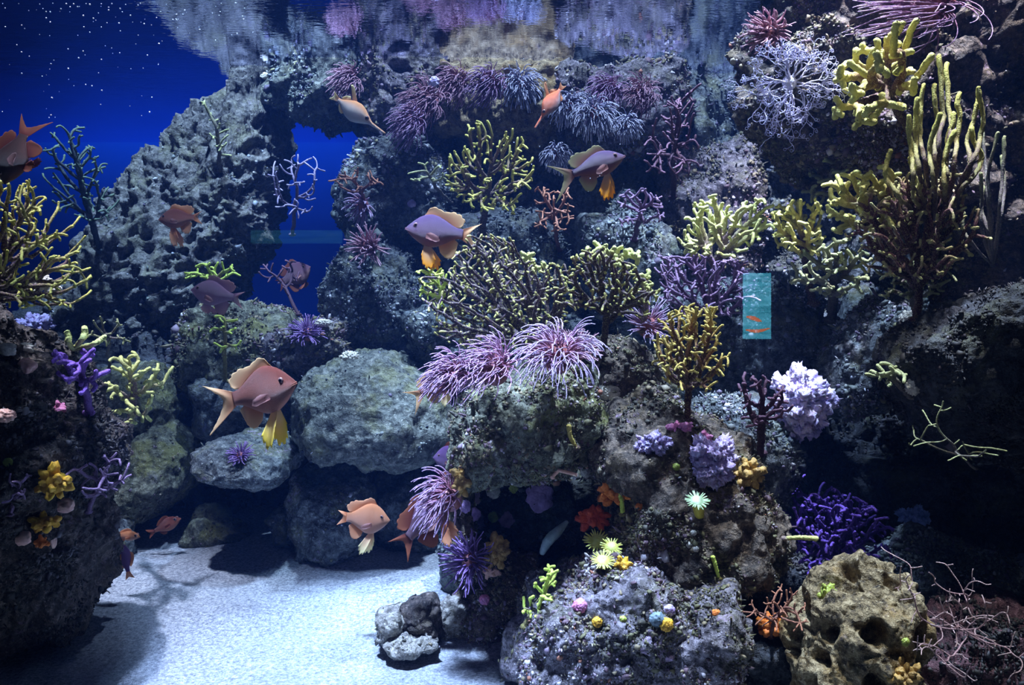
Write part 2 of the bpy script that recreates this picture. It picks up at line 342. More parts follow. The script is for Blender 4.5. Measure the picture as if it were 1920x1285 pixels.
    rock('rock', [(850, 1130), (880, 1070), (950, 1040), (1012, 1055), (1022, 1095), (990, 1140), (940, 1190), (860, 1192)], 1.82, .11, K['brown'], 'brown rock with a pink patch beside the sand in the centre', 'rock', 6, .07, .012, .006, seed=33)
    rock('rock', [(845, 880), (880, 890), (890, 960), (880, 1040), (960, 1050), (955, 1075), (870, 1080), (850, 1000)], 1.78, .06, K['brown'], 'thin orange-brown rock edge left of the overhang', 'rock', 5, .06, .012, .006, seed=34, cx=(872, 1000))
    rock('rock', [(1090, 810), (1150, 770), (1250, 755), (1340, 790), (1400, 850), (1450, 940), (1465, 1010), (1420, 1080), (1300, 1110), (1200, 1080), (1150, 990), (1140, 900), (1095, 860)], 1.68, .17, K['brown'], 'large brown rock bearing the lavender soft coral', 'rock', 7, .07, .016, .008, seed=35, tilt=(0, .2))
    rock('rock', [(1055, 1100), (1120, 1050), (1200, 1020), (1270, 1060), (1340, 1120), (1350, 1230), (1300, 1330), (1000, 1300), (958, 1240), (972, 1180), (1010, 1120)], 1.56, .16, K['mauve'], 'big mauve-grey rock at the bottom centre beside the sand', 'rock', 7, .06, .016, .008, seed=36)
    rock('rock', [(1290, 1110), (1370, 1090), (1400, 1160), (1390, 1240), (1370, 1340), (1240, 1340), (1240, 1180)], 1.48, .12, K['mauve'], 'pale mottled rock at the bottom right of the central pile', 'rock', 6, .06, .014, .007, seed=37)
    rock('stone', [(748, 1170), (765, 1135), (800, 1127), (828, 1142), (826, 1185), (790, 1200), (755, 1195)], 1.74, .05, K['umber'], 'dark knobbly stone on the sand, topmost of the little heap at the centre', 'stone', 6, .22, .012, .004, seed=38)
    rock('stone', [(703, 1170), (715, 1150), (750, 1140), (765, 1165), (755, 1198), (712, 1200)], 1.72, .06, K['tan'], 'pale stone on the sand, leftmost of the little heap at the centre', 'stone', 6, .22, .012, .004, seed=52)
    rock('stone', [(716, 1205), (745, 1188), (800, 1185), (822, 1205), (800, 1222), (750, 1228)], 1.68, .05, K['tan'], 'flat tan stone on the sand at the front of the little heap at the centre', 'stone', 6, .20, .012, .004, seed=53)
    rock('stone', [(800, 1150), (840, 1120), (870, 1130), (875, 1185), (845, 1205), (810, 1195)], 1.78, .06, K['tan'], 'grey-brown stone between the little heap and the small brown rock', 'stone', 6, .20, .012, .004, seed=54)
    rock('rock', [(1100, 650), (1170, 630), (1240, 680), (1235, 760), (1150, 780), (1090, 730)], 1.9, .10, K['brown'], 'brown rock under the dark branching stem right of the anemones', 'rock', 6, .07, .014, .007, seed=39)
    rock('rock', [(1230, 760), (1330, 740), (1440, 760), (1490, 860), (1460, 950), (1380, 900), (1280, 850)], 1.82, .12, K['blue'], 'blue-lit rock behind the lavender soft coral', 'rock', 6, .07, .014, .007, seed=40)
    rock('rock', [(1230, 560), (1400, 520), (1540, 560), (1560, 700), (1440, 760), (1280, 720)], 2.2, .14, K['blue'], 'bluish rock behind the tall orange-yellow sea fan', 'rock', 6, .08, .016, .008, seed=41)
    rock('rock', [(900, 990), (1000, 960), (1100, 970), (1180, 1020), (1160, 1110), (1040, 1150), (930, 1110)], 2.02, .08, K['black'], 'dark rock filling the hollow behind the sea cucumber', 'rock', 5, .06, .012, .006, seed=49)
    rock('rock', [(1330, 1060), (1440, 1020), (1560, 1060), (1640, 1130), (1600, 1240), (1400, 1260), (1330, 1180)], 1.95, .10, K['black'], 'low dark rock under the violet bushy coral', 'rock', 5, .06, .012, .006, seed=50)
    rock('rock', [(820, 1010), (900, 1000), (960, 1050), (900, 1120), (840, 1100)], 1.96, .08, K['blue'], 'dim rock low between the sand and the central pile', 'rock', 5, .06, .012, .006, seed=51)
    # right side
    rock('reef_wall', [(1418, -120), (2080, -120), (2080, 600), (1760, 580), (1700, 430), (1570, 330), (1440, 290), (1395, 200), (1425, 60)], 2.02, .20, K['brown'], 'brown and purple reef wall filling the upper right corner', 'reef wall', 7, .06, .035, .012, seed=42, cx=(1700, 200))
    rock('rock', [(1528, 745), (1565, 640), (1640, 565), (1700, 545), (1750, 640), (1700, 740), (1640, 770), (1560, 790)], 1.95, .12, K['blue'], 'slanting blue-grey rock under the tall dark red sea fan', 'rock', 6, .05, .012, .006, seed=43)
    rock('rock', [(1645, 640), (1720, 575), (1850, 530), (2080, 520), (2080, 900), (1920, 880), (1790, 840), (1700, 760), (1640, 700)], 1.62, .17, K['black'], 'dark overhanging rock at the right edge', 'rock', 6, .06, .016, .007, seed=44, tilt=(0, -.75))
    rock('rock', [(1480, 1230), (1510, 1120), (1590, 1062), (1640, 1050), (1700, 1075), (1712, 1150), (1700, 1230), (1750, 1350), (1500, 1350)], 1.42, .10, K['sponge'], 'porous tan rock at the bottom right', 'rock', 7, .10, .016, .006, .040, seed=45)
    rock('rock', [(1690, 1200), (1800, 1130), (2000, 1120), (2080, 1350), (1700, 1350)], 1.50, .10, K['red'], 'dark red crusted rock in the bottom right corner', 'rock', 6, .06, .016, .007, seed=46)
    rock('rock', [(1600, 1060), (1720, 1000), (1880, 1040), (1960, 1140), (1760, 1200), (1620, 1160)], 1.80, .12, K['blue'], 'grey sloping rock behind the pale whip coral', 'rock', 6, .05, .012, .006, seed=47)
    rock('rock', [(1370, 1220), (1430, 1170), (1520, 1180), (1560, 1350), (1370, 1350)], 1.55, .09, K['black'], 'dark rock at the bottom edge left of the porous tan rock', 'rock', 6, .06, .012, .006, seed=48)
rocks()

# ------------------------------------------------------------------ tubes
def tube(pts, rad, att, n=6, jit=0, rng=None, cap=True):
    pts = np.asarray(pts, float); rad = np.asarray(rad, float); att = np.asarray(att, float)
    if len(pts) < 2: return None
    if cap:
        e = pts[-1]-pts[-2]; e = e/(np.linalg.norm(e)+1e-9); r = rad[-1]
        pts = np.vstack([pts, pts[-1]+e*r*.6, pts[-1]+e*r*.95]); rad = np.concatenate([rad, [r*.8, r*.25]]); att = np.concatenate([att, [att[-1]]*2])
    t = np.gradient(pts, axis=0); t /= np.linalg.norm(t, axis=1, keepdims=True)+1e-9
    u = np.cross(t, (0.13, .97, .2)); l = np.linalg.norm(u, axis=1, keepdims=True); u /= l+1e-9
    v = np.cross(t, u); a = np.arange(n)*2*np.pi/n
    R = rad[:, None]*np.ones(n)
    if jit: R = R*(1+jit*(rng.random(R.shape)-.5)*2)
    V = pts[:, None, :]+R[:, :, None]*(np.cos(a)[None, :, None]*u[:, None, :]+np.sin(a)[None, :, None]*v[:, None, :])
    m = len(pts); i = np.arange(m*n).reshape(m, n); j = np.roll(i, -1, 1)
    Q = np.stack([i[:-1], j[:-1], j[1:], i[1:]], -1).reshape(-1, 4)
    return V.reshape(-1, 3), Q, np.repeat(att, n), [i[-1].tolist()]
class MB:
    def __init__(s): s.V = []; s.Q = []; s.T = []; s.A = []; s.n = 0
    def add(s, V, Q=None, T=None, A=None):
        s.V.append(V)
        if Q is not None and len(Q): s.Q.append(np.asarray(Q)+s.n)
        if T is not None and len(T): s.T.append(np.asarray(T)+s.n)
        s.A.append(np.zeros(len(V)) if A is None else A); s.n += len(V)
    def tube(s, *a, **k):
        r = tube(*a, **k)
        if r: s.add(r[0], r[1], None, r[2])
    def ball(s, c, r, n=2, A=0, sc=(1, 1, 1)):
        V, T = ico(n); s.add(V*np.array(sc)*r+np.asarray(c), None, T, np.full(len(V), float(A)))
    def build(s, name, m, parent=None, **k):
        if not s.V: return None
        return mesh_np(name, np.vstack(s.V), np.vstack(s.T) if s.T else None, m, parent=parent, quads=np.vstack(s.Q) if s.Q else None, attr=np.concatenate(s.A), **k)
def smooth_path(ctrl, n):
    c = np.asarray(ctrl, float); c = np.vstack([2*c[0]-c[1], c, 2*c[-1]-c[-2]]); out = []
    k = len(c)-3; per = max(2, n//k)
    for i in range(k):
        p0, p1, p2, p3 = c[i:i+4]
        for t in np.linspace(0, 1, per, endpoint=False):
            out.append(.5*((2*p1)+(-p0+p2)*t+(2*p0-5*p1+4*p2-p3)*t*t+(-p0+3*p1-3*p2+p3)*t**3))
    out.append(c[-2]); return np.array(out)

def attr_mat(name, stops, sc=420, bump=.0022, rough=.75, sss=0, var=.5):
    m, nt, b = newmat(name); co = objco(nt)
    at = nd(nt, 'ShaderNodeAttribute', attribute_name='t'); n = noise_n(nt, co, 60, 4, .7)
    mm = nd(nt, 'ShaderNodeMath', operation='MULTIPLY_ADD'); nt.links.new(n, mm.inputs[0]); mm.inputs[1].default_value = var; nt.links.new(at.outputs['Fac'], mm.inputs[2])
    m2 = nd(nt, 'ShaderNodeMath', operation='SUBTRACT'); nt.links.new(mm.outputs[0], m2.inputs[0]); m2.inputs[1].default_value = var/2
    c = ramp_n(nt, m2.outputs[0], stops); v = noise_n(nt, co, sc, 2)
    c = mix_n(nt, ramp_n(nt, v, [(.5, (0, 0, 0)), (.7, (.35,)*3)]), c, tuple(min(1, x*1.7+.03) for x in stops[0][1]))
    nt.links.new(c, b.inputs['Base Color']); b.inputs['Roughness'].default_value = rough
    if sss: b.inputs['Subsurface Weight'].default_value = sss; b.inputs['Subsurface Radius'].default_value = (.01, .008, .008); b.inputs['Subsurface Scale'].default_value = .3
    nt.links.new(bump_n(nt, v, bump, 1), b.inputs['Normal']); return m
# t = 0 at a branch tip, 1 well down the branch
YEL = (.62, .60, .12); DPU = (.045, .018, .05)
G = dict(
 yellow=attr_mat('yellow_gorgonian', [(0, (.50, .47, .09)), (.30, (.32, .27, .07)), (.6, (.12, .06, .06)), (1, DPU)]),
 gold=attr_mat('golden_gorgonian', [(0, (.62, .50, .12)), (.35, (.46, .28, .06)), (.6, (.20, .07, .04)), (1, (.05, .015, .03))]),
 dark=attr_mat('dark_purple_gorgonian', [(0, (.52, .50, .14)), (.14, (.34, .30, .10)), (.24, (.08, .04, .07)), (1, (.035, .014, .04))]),
 lime=attr_mat('lime_gorgonian', [(0, (.62, .78, .12)), (.7, (.42, .52, .08)), (1, (.2, .16, .06))]),
 pale=attr_mat('pale_yellow_gorgonian', [(0, (.60, .62, .20)), (.5, (.40, .38, .13)), (1, (.15, .09, .11))]),
 chunky=attr_mat('fuzzy_yellow_gorgonian', [(0, (.66, .62, .16)), (.5, (.48, .38, .08)), (.75, (.24, .13, .05)), (1, (.08, .025, .03))]),
 red=attr_mat('dark_red_gorgonian', [(0, (.50, .46, .16)), (.25, (.28, .16, .10)), (.45, (.13, .035, .045)), (1, (.06, .012, .02))]),
 maroon=attr_mat('maroon_gorgonian', [(0, (.13, .06, .10)), (.5, (.06, .02, .045)), (1, (.035, .008, .02))]),
 violet=attr_mat('violet_gorgonian', [(0, (.09, .035, .30)), (1, (.035, .01, .14))]),
 purple=attr_mat('purple_gorgonian', [(0, (.24, .10, .46)), (1, (.13, .05, .22))]),
 lilac=attr_mat('lilac_twigs', [(0, (.32, .28, .44)), (1, (.12, .09, .16))]),
 teal=attr_mat('shadowed_green_gorgonian', [(0, (.10, .16, .10)), (1, (.02, .03, .06))]),  # dark bluish green, greener at the tips
 olive=attr_mat('olive_gorgonian', [(0, (.36, .38, .16)), (1, (.10, .08, .08))]),
 rust=attr_mat('rusty_twigs', [(0, (.38, .16, .09)), (1, (.15, .06, .05))]),
 whip=attr_mat('pink_tan_whip', [(0, (.55, .38, .36)), (1, (.36, .20, .20))]),
 star=attr_mat('pale_lavender_arms', [(0, (.60, .58, .85)), (1, (.80, .76, .95))], rough=.5),
 mauve=attr_mat('mauve_twigs', [(0, (.22, .14, .25)), (1, (.09, .045, .10))]),
)
def inpoly(x, y, p):
    p = np.asarray(p, float); q = np.roll(p, -1, 0); r = np.zeros(len(x), bool)
    for (x1, y1), (x2, y2) in zip(p, q):
        if y1 == y2: continue
        c = ((y1 > y) != (y2 > y)) & (x < (x2-x1)*(y-y1)/(y2-y1)+x1); r ^= c
    return r
def grow(base, A, step, kill, trop, rng, lim=260):
    N = [np.asarray(base, float)]; par = [-1]; near = np.zeros(len(A), int); dist = np.linalg.norm(A-N[0], axis=1)
    kids = {0: []}; b0 = N[0]
    for it in range(lim):
        if len(A) == 0: break
        order = np.unique(near); new = []
        for k in order:
            sel = near == k; v = A[sel]-N[k]; v = v/(np.linalg.norm(v, axis=1, keepdims=True)+1e-9)
            d = v.mean(0); o = N[k]-b0; lo = np.linalg.norm(o)
            if lo > 1e-6: d = d/(np.linalg.norm(d)+1e-9)+trop*o/lo
            d = d+rng.normal(0, .16, 3); d /= np.linalg.norm(d)+1e-9; p = N[k]+d*step
            if any(np.linalg.norm(N[c]-p) < step*.35 for c in kids[k]):
                j = np.where(sel)[0][np.argmin(dist[sel])]; p = N[k]+(A[j]-N[k])/(dist[j]+1e-9)*min(step, dist[j])
                if any(np.linalg.norm(N[c]-p) < step*.2 for c in kids[k]): dist[j] = 0; continue
            if len(kids[k]) >= 3: dist[np.where(sel)[0]] = 0; continue
            new.append((k, p))
        if not new:
            keep = dist > kill
            if keep.all(): break
            A = A[keep]; near = near[keep]; dist = dist[keep]; continue
        for k, p in new:
            i = len(N); N.append(p); par.append(k); kids[k].append(i); kids[i] = []
            dd = np.linalg.norm(A-p, axis=1); m = dd < dist; dist[m] = dd[m]; near[m] = i
        keep = dist > kill; A = A[keep]; near = near[keep]; dist = dist[keep]
    return np.array(N), par, kids
def fan(name, label, cat, base, poly, d, mat, sp=15, rt=3.0, k=.36, step=.55, trop=.35, th=.03, seed=1, tl=60, jit=.2, n=6, bd=None, group=None, rmax=3.2, hold=True, parts=True, kill=.85):
    """A branching colony grown from its holdfast to fill the photographed outline; th is its depth in metres. sp, rt, tl in pixels."""
    sp = sp*(.62 if name != 'whip_coral' else .8); rt = rt*.86; rng = np.random.default_rng(seed); m = d/F; pl = np.array(poly, float)
    x0, y0 = pl.min(0); x1, y1 = pl.max(0); gx, gy = np.meshgrid(np.arange(x0, x1, sp), np.arange(y0, y1, sp))
    x = gx.ravel()+rng.uniform(-.5, .5, gx.size)*sp; y = gy.ravel()+rng.uniform(-.5, .5, gx.size)*sp
    ok = inpoly(x, y, pl); x = x[ok]; y = y[ok]
    A = np.stack([(x-960)*m, d+rng.normal(0, th, len(x)), ZC+(HOR-y)*m], 1)
    hb = hit(base[0], base[1], 9)[0]
    bd = hb if d-.03 < hb < d+.5 else (bd or d)
    b = P(base[0], base[1], bd)
    N, par, kids = grow(b, A, sp*step*m, sp*kill*m, trop, rng)
    nn = len(N); leaf = np.zeros(nn); td = np.zeros(nn); best = np.full(nn, -1)
    for i in range(nn-1, -1, -1):
        if not kids[i]: leaf[i] = 1
        for c in kids[i]:
            leaf[i] += leaf[c]; l = td[c]+np.linalg.norm(N[c]-N[i])
            if l > td[i] or best[i] < 0: td[i] = l; best[i] = c
    # soften
    for _ in range(2):
        M = N.copy()
        for i in range(1, nn):
            if best[i] >= 0: M[i] = .5*N[i]+.25*N[par[i]]+.25*N[best[i]]
        N = M
    rad = rt*m*np.minimum(leaf**k, rmax); att = np.clip(td/(tl*m), 0, 1)
    root = empty(name, b); tag(root, label, cat, group)
    groups = []
    def chain(start, par_i):
        ch = [par_i, start] if par_i >= 0 else [start]; i = start
        while best[i] >= 0: i = best[i]; ch.append(i)
        return ch
    stem = chain(0, -1); mb = MB(); mb.tube(N[stem], rad[stem], att[stem], n, jit, rng)
    if hold: mb.ball(b, rad[0]*1.9, 2, 1, (1, 1, .55))
    mb.build('stem', mat, root)
    tops = [(c, s) for s in stem for c in kids[s] if c != best[s]]
    def sub(c, p, mb):
        st = [(c, p)]
        while st:
            c, p = st.pop(); ch = chain(c, p); mb.tube(N[ch], np.concatenate([[rad[c]], rad[ch[1:]]]), att[ch], n, jit, rng)
            for s in ch[1:]:
                for q in kids[s]:
                    if q != best[s]: st.append((q, s))
    if parts:
        small = MB()
        for c, p in tops:
            mb = MB(); sub(c, p, mb); mb.build('branch', mat, root)
    else:
        mb = MB()
        for c, p in tops: sub(c, p, mb)
        mb.build('branches', mat, root)
    return root
def whips(name, label, cat, base, tips, d, mat, r=4.5, seed=1, th=.02, tl=120, jit=.18, bd=None, n=7, wob=6, group=None):
    rng = np.random.default_rng(seed); m = d/F; hb = hit(base[0], base[1], 9)[0]; bd = hb if d-.03 < hb < d+.5 else (bd or d); b = P(base[0], base[1], bd); root = empty(name, b); tag(root, label, cat, group)
    mb = MB(); mb.ball(b, r*m*1.8, 2, 1, (1, 1, .6)); mb.build('holdfast', mat, root)
    for q in tips:
        pts = [b]; y = rng.normal(0, th)
        qs = q if isinstance(q, list) else [((base[0]*.35+q[0]*.65), base[1]*.62+q[1]*.38), ((base[0]*.08+q[0]*.92)+rng.normal(0, wob), base[1]*.3+q[1]*.7), q]
        for kq, (px, py) in enumerate(qs): pts.append(P(px, py, d)+np.array((0, y*(kq+1)/len(qs), 0)))
        c = smooth_path(pts, 40); L = np.concatenate([[0], np.cumsum(np.linalg.norm(np.diff(c, axis=0), axis=1))]); c = c+(np.stack([fbm(c*25+seed+q_, 2, 3) for q_ in (0, 7, 13)], 1)*wob*.35*m)*(L/L[-1])[:, None]
        mb = MB(); mb.tube(c, r*m*np.linspace(.8, 1.0, len(c))*(1+.12*fbm(c*70, 2, seed)), np.clip((L[-1]-L)/(tl*m), 0, 1), n, jit, rng); mb.build('branch', mat, root)
    return root

def fans():
    sf = 'sea fan'
    fan('sea_fan', 'big yellow-tipped branching fan at the left edge, under the hanging dark red fish', sf, (-55, 600), [(-80, 300), (25, 330), (60, 345), (95, 420), (125, 470), (138, 520), (112, 585), (20, 575), (-80, 590)], 1.42, G['yellow'], 14, 2.9, .30, .5, .6, .05, 11, 110, bd=1.55)
    fan('sea_fan', 'shadowed dark green fan against the blue water at the left', sf, (190, 470), [(85, 300), (110, 235), (160, 235), (195, 300), (210, 400), (190, 430), (110, 400)], 2.55, G['teal'], 15, 2.2, .3, .5, .5, .04, 12, 60, bd=2.75)
    fan('sea_fan', 'sparse olive twigs on the leaning rock column', sf, (415, 320), [(372, 195), (392, 190), (420, 235), (440, 240), (430, 290), (400, 290)], 2.62, G['olive'], 17, 2.2, .3, .5, .4, .02, 13, 60)
    fan('sea_fan', 'thin pale lilac twigs against the blue gap', sf, (548, 440), [(500, 300), (560, 280), (605, 300), (590, 400), (560, 420), (505, 390)], 2.55, G['lilac'], 17, 1.8, .25, .5, .25, .03, 14, 80, bd=2.75)
    fan('sea_fan', 'small yellow fan poking out above the mauve fish', sf, (405, 580), [(335, 530), (350, 505), (400, 482), (440, 495), (455, 530), (420, 530)], 2.38, G['lime'], 13, 2.4, .28, .5, .4, .02, 15, 60)
    fan('sea_fan', 'small yellow twig on a long dark stem above the big red fish', sf, (424, 715), [(388, 600), (402, 585), (450, 585), (450, 640), (430, 680), (395, 650)], 2.2, G['lime'], 18, 2.6, .25, .5, .35, .02, 16, 28)
    fan('sea_fan', 'yellow upright fan above the centre, between the two purple fish', sf, (905, 440), [(828, 345), (840, 280), (862, 285), (888, 218), (912, 225), (925, 270), (950, 240), (965, 245), (985, 270), (1005, 300), (1000, 350), (965, 400), (910, 405), (860, 380)], 2.15, G['yellow'], 12.5, 2.5, .26, .5, .45, .035, 17, 75, bd=2.4)
    fan('sea_fan', 'few yellow twigs left of the upright yellow fan', sf, (845, 380), [(760, 340), (780, 300), (800, 300), (840, 310), (840, 345), (780, 350)], 2.3, G['olive'], 17, 2.2, .25, .5, .3, .02, 18, 60)
    fan('sea_fan', 'large dark purple fan with yellow tips spreading over the centre', sf, (1020, 668), [(800, 560), (790, 520), (850, 500), (850, 475), (880, 450), (905, 440), (945, 445), (968, 450), (975, 490), (1050, 490), (1075, 560), (1055, 640), (960, 660), (870, 655), (815, 620)], 1.72, G['dark'], 10, 2.4, .25, .5, .30, .06, 19, 42, bd=1.75, rmax=3.6)
    fan('sea_fan', 'dark thick-stemmed fan right of the large dark purple fan', sf, (1128, 664), [(1050, 500), (1080, 470), (1140, 465), (1190, 500), (1235, 545), (1225, 580), (1190, 600), (1150, 590), (1060, 580)], 1.70, G['dark'], 11, 2.5, .30, .5, .35, .035, 20, 55, bd=1.82)
    fan('sea_fan', 'bright lime fan at the left end of the large dark purple fan', sf, (865, 590), [(780, 520), (785, 500), (835, 500), (850, 540), (835, 580), (790, 560)], 1.68, G['lime'], 11, 2.3, .25, .5, .5, .02, 21, 100, bd=1.78)
    fan('sea_fan', 'pale yellow chunky clump behind the middle of the dark purple fan', sf, (1000, 540), [(965, 480), (985, 465), (1010, 480), (1030, 505), (1000, 520)], 1.92, G['pale'], 13, 5, .2, .5, .3, .02, 22, 80, bd=2.2)
    fan('sea_fan', 'pale yellow chunky fan behind the thick-stemmed dark fan', sf, (1150, 560), [(1085, 480), (1110, 450), (1160, 455), (1210, 470), (1195, 500), (1130, 510)], 1.95, G['pale'], 15, 5, .2, .5, .3, .02, 23, 90, bd=2.2)
    fan('sea_fan', 'pale yellow clump at the right end of the dark fans', sf, (1205, 620), [(1185, 515), (1215, 505), (1232, 530), (1220, 560), (1190, 560)], 1.85, G['pale'], 15, 4.5, .2, .5, .3, .02, 24, 60)
    fan('sea_fan', 'pale yellow bushy fan right of centre, left one of the neighbouring pair', sf, (1335, 560), [(1270, 460), (1290, 400), (1320, 365), (1345, 370), (1370, 385), (1425, 372), (1450, 400), (1430, 450), (1370, 490), (1300, 490)], 2.0, G['pale'], 12, 3.6, .22, .5, .35, .04, 25, 110, bd=2.2)
    fan('sea_fan', 'dull mauve twigs under the pale yellow bushy fan', sf, (1330, 640), [(1230, 480), (1290, 470), (1400, 490), (1420, 540), (1390, 600), (1290, 600), (1240, 560)], 1.98, G['mauve'], 10, 2.2, .22, .5, .3, .04, 26, 90, bd=2.1)
    fan('sea_fan', 'dense yellow fan with fine upright fingers, right one of the neighbouring pair', sf, (1525, 570), [(1440, 400), (1480, 375), (1520, 368), (1548, 395), (1555, 450), (1530, 490), (1460, 470)], 1.92, G['chunky'], 11, 3.4, .22, .5, .5, .03, 27, 120, bd=2.2)
    fan('sea_fan', 'olive branches below the dense yellow fan', sf, (1560, 600), [(1500, 470), (1560, 440), (1620, 470), (1625, 530), (1580, 570), (1490, 540)], 1.9, G['olive'], 13, 3.6, .25, .5, .4, .03, 28, 90, bd=2.1)
    fan('sea_fan', 'tall orange-yellow fan beside the pink anemones', sf, (1290, 788), [(1232, 640), (1240, 600), (1262, 585), (1290, 572), (1345, 572), (1352, 640), (1358, 690), (1330, 735), (1255, 730), (1232, 690)], 1.56, G['gold'], 10, 2.5, .28, .5, .5, .035, 29, 80, bd=1.72, rmax=3)
    fan('sea_fan', 'chunky bright yellow fan at the top right', sf, (1715, 255), [(1560, 170), (1565, 115), (1600, 120), (1610, 75), (1650, 60), (1700, 45), (1722, 105), (1715, 160), (1690, 200), (1640, 240), (1575, 245)], 1.62, G['chunky'], 20, 7.0, .14, .4, .35, .05, 30, 120, jit=.24, n=10, bd=1.8, rmax=1.5)
    fan('sea_fan', 'yellow bushy branches on the left flank of the dark red fan', sf, (1690, 470), [(1548, 370), (1560, 330), (1620, 322), (1680, 330), (1690, 380), (1680, 430), (1590, 440), (1555, 410)], 1.66, G['chunky'], 15, 5.2, .18, .5, .5, .03, 31, 120, n=8, bd=1.75)
    fan('sea_fan', 'tall dark red fan on the slanting rock at the right', sf, (1718, 600), [(1600, 450), (1615, 370), (1680, 330), (1790, 330), (1815, 420), (1800, 490), (1740, 540), (1660, 520)], 1.60, G['red'], 12, 2.9, .34, .5, .5, .035, 32, 70, bd=1.75)
    fan('sea_fan', 'fine red-brown lower branches of yellowish twigs beside the dark red stem', sf, (1722, 590), [(1640, 470), (1700, 480), (1790, 480), (1775, 540), (1720, 570), (1650, 560)], 1.68, G['olive'], 13, 2.6, .28, .5, .4, .03, 33, 60)
    whips('finger_gorgonian', 'tall yellow finger coral with long upright branches at the right', 'coral', (1752, 440), [(1668, 285), (1693, 222), (1712, 190), (1735, 160), (1753, 162), (1762, 106), (1798, 108), (1810, 170), (1828, 168), (1844, 172), (1725, 270), (1776, 250), (1742, 225), (1820, 240), (1790, 215), (1702, 300)], 1.55, G['yellow'], 4.5, 34, .035, 270, bd=1.72, n=9, jit=.28, wob=12)
    whips('finger_gorgonian', 'dark upright whip coral at the right edge behind the yellow fingers', 'coral', (1862, 500), [(1822, 330), (1840, 260), (1858, 215), (1872, 260), (1890, 290), (1850, 350), (1806, 400)], 1.72, G['olive'], 3.4, 35, .03, 60, bd=1.85)
    fan('sea_fan', 'maroon branching fan in front of the glowing white puff', sf, (1425, 850), [(1388, 720), (1400, 700), (1440, 705), (1480, 730), (1490, 770), (1450, 800), (1395, 800)], 1.60, G['maroon'], 14, 3.2, .27, .5, .35, .02, 36, 80, bd=1.75)
    fan('soft_coral', 'deep violet bushy coral in the dark cave at the right', 'coral', (1570, 1110), [(1475, 960), (1500, 930), (1545, 922), (1600, 925), (1640, 950), (1640, 1020), (1600, 1080), (1500, 1070)], 1.72, G['violet'], 9, 2.9, .16, .5, .4, .05, 37, 60, bd=1.85)
    fan('sea_fan', 'small rusty orange twigs in the dark left of the porous tan rock', sf, (1445, 1195), [(1380, 1165), (1420, 1120), (1480, 1090), (1510, 1110), (1500, 1160), (1440, 1180)], 1.42, G['rust'], 14, 1.8, .25, .5, .3, .03, 38, 100, bd=1.5)
    fan('whip_coral', 'tangle of thin pale whips in the bottom right corner', 'coral', (1860, 1215), [(1690, 1080), (1745, 1060), (1760, 1100), (1860, 1055), (1850, 1120), (1900, 1180), (1870, 1240), (1760, 1250), (1675, 1200)], 1.30, G['whip'], 18, 1.25, .12, .35, .15, .06, 39, 100, jit=.05, bd=1.40, kill=.6)
    fan('whip_coral', 'curly thin yellow-green whips in the dark at the right edge', 'coral', (1830, 880), [(1705, 830), (1740, 780), (1770, 725), (1795, 740), (1780, 800), (1900, 850), (1800, 880), (1720, 860)], 1.42, G['olive'], 22, 1.7, .15, .4, .2, .04, 40, 100, jit=.05, bd=1.5)
    fan('sea_fan', 'small pale yellow fan standing alone beside the left foreground rock', sf, (238, 850), [(200, 740), (218, 665), (255, 652), (270, 690), (300, 680), (300, 740), (270, 800), (225, 790)], 1.85, G['pale'], 14, 4.0, .18, .5, .45, .03, 41, 90, bd=2.05)
    fan('sea_fan', 'chunky purple branching coral on the left foreground rock', sf, (165, 775), [(90, 690), (85, 650), (130, 645), (150, 665), (190, 650), (200, 700), (185, 745), (140, 735)], 1.45, G['purple'], 20, 5.0, .18, .5, .4, .02, 42, 80, jit=.2, n=8, bd=1.52)
    whips('finger_gorgonian', 'short cream fingers above the purple branching coral', 'coral', (138, 655), [(158, 616), (190, 632), (120, 625)], 1.46, G['pale'], 6, 43, .01, 300, wob=3)
    fan('sea_fan', 'mauve twiggy coral on the right flank of the left foreground rock', sf, (165, 960), [(150, 880), (170, 855), (215, 855), (235, 880), (225, 930), (170, 940)], 1.50, G['mauve'], 14, 2.6, .22, .5, .3, .03, 44, 70)
    fan('sea_fan', 'small dark purple twigs at the lower left edge', sf, (20, 965), [(0, 900), (30, 870), (60, 880), (70, 930), (20, 950)], 1.42, G['mauve'], 14, 2.4, .22, .5, .3, .02, 45, 70)
    fan('sea_fan', 'small shadowed twig colony behind the cream fingers', sf, (205, 690), [(172, 640), (178, 580), (210, 595), (240, 590), (235, 650), (200, 665)], 1.95, G['olive'], 19, 2.2, .22, .5, .3, .03, 46, 50)
    fan('sea_fan', 'lime green knobbly fan at the foot of the central rocks', sf, (985, 1175), [(975, 1160), (990, 1110), (1020, 1065), (1048, 1060), (1050, 1090), (1030, 1140), (1000, 1170)], 1.48, G['lime'], 13, 3.6, .16, .5, .35, .02, 47, 100, jit=.2)
    fan('sea_fan', 'dark purple twiggy fan right of the purple fish with orange fins', sf, (1262, 370), [(1215, 230), (1260, 175), (1310, 175), (1300, 250), (1310, 330), (1240, 340), (1205, 300)], 2.15, G['maroon'], 15, 2.2, .28, .5, .4, .04, 48, 80, bd=2.4)
    fan('sea_fan', 'rusty thin twigs left of the purple fish tail', sf, (1048, 470), [(995, 380), (1010, 345), (1070, 350), (1085, 400), (1060, 440), (1000, 430)], 2.2, G['rust'], 13, 1.9, .25, .5, .3, .03, 49, 80, bd=2.4)
    fan('sea_fan', 'lilac-brown twigs beneath the purple fish with orange fins', sf, (1190, 450), [(1150, 370), (1200, 345), (1250, 370), (1245, 420), (1170, 430)], 2.1, G['mauve'], 13, 2.4, .25, .5, .3, .03, 50, 80, bd=2.35)
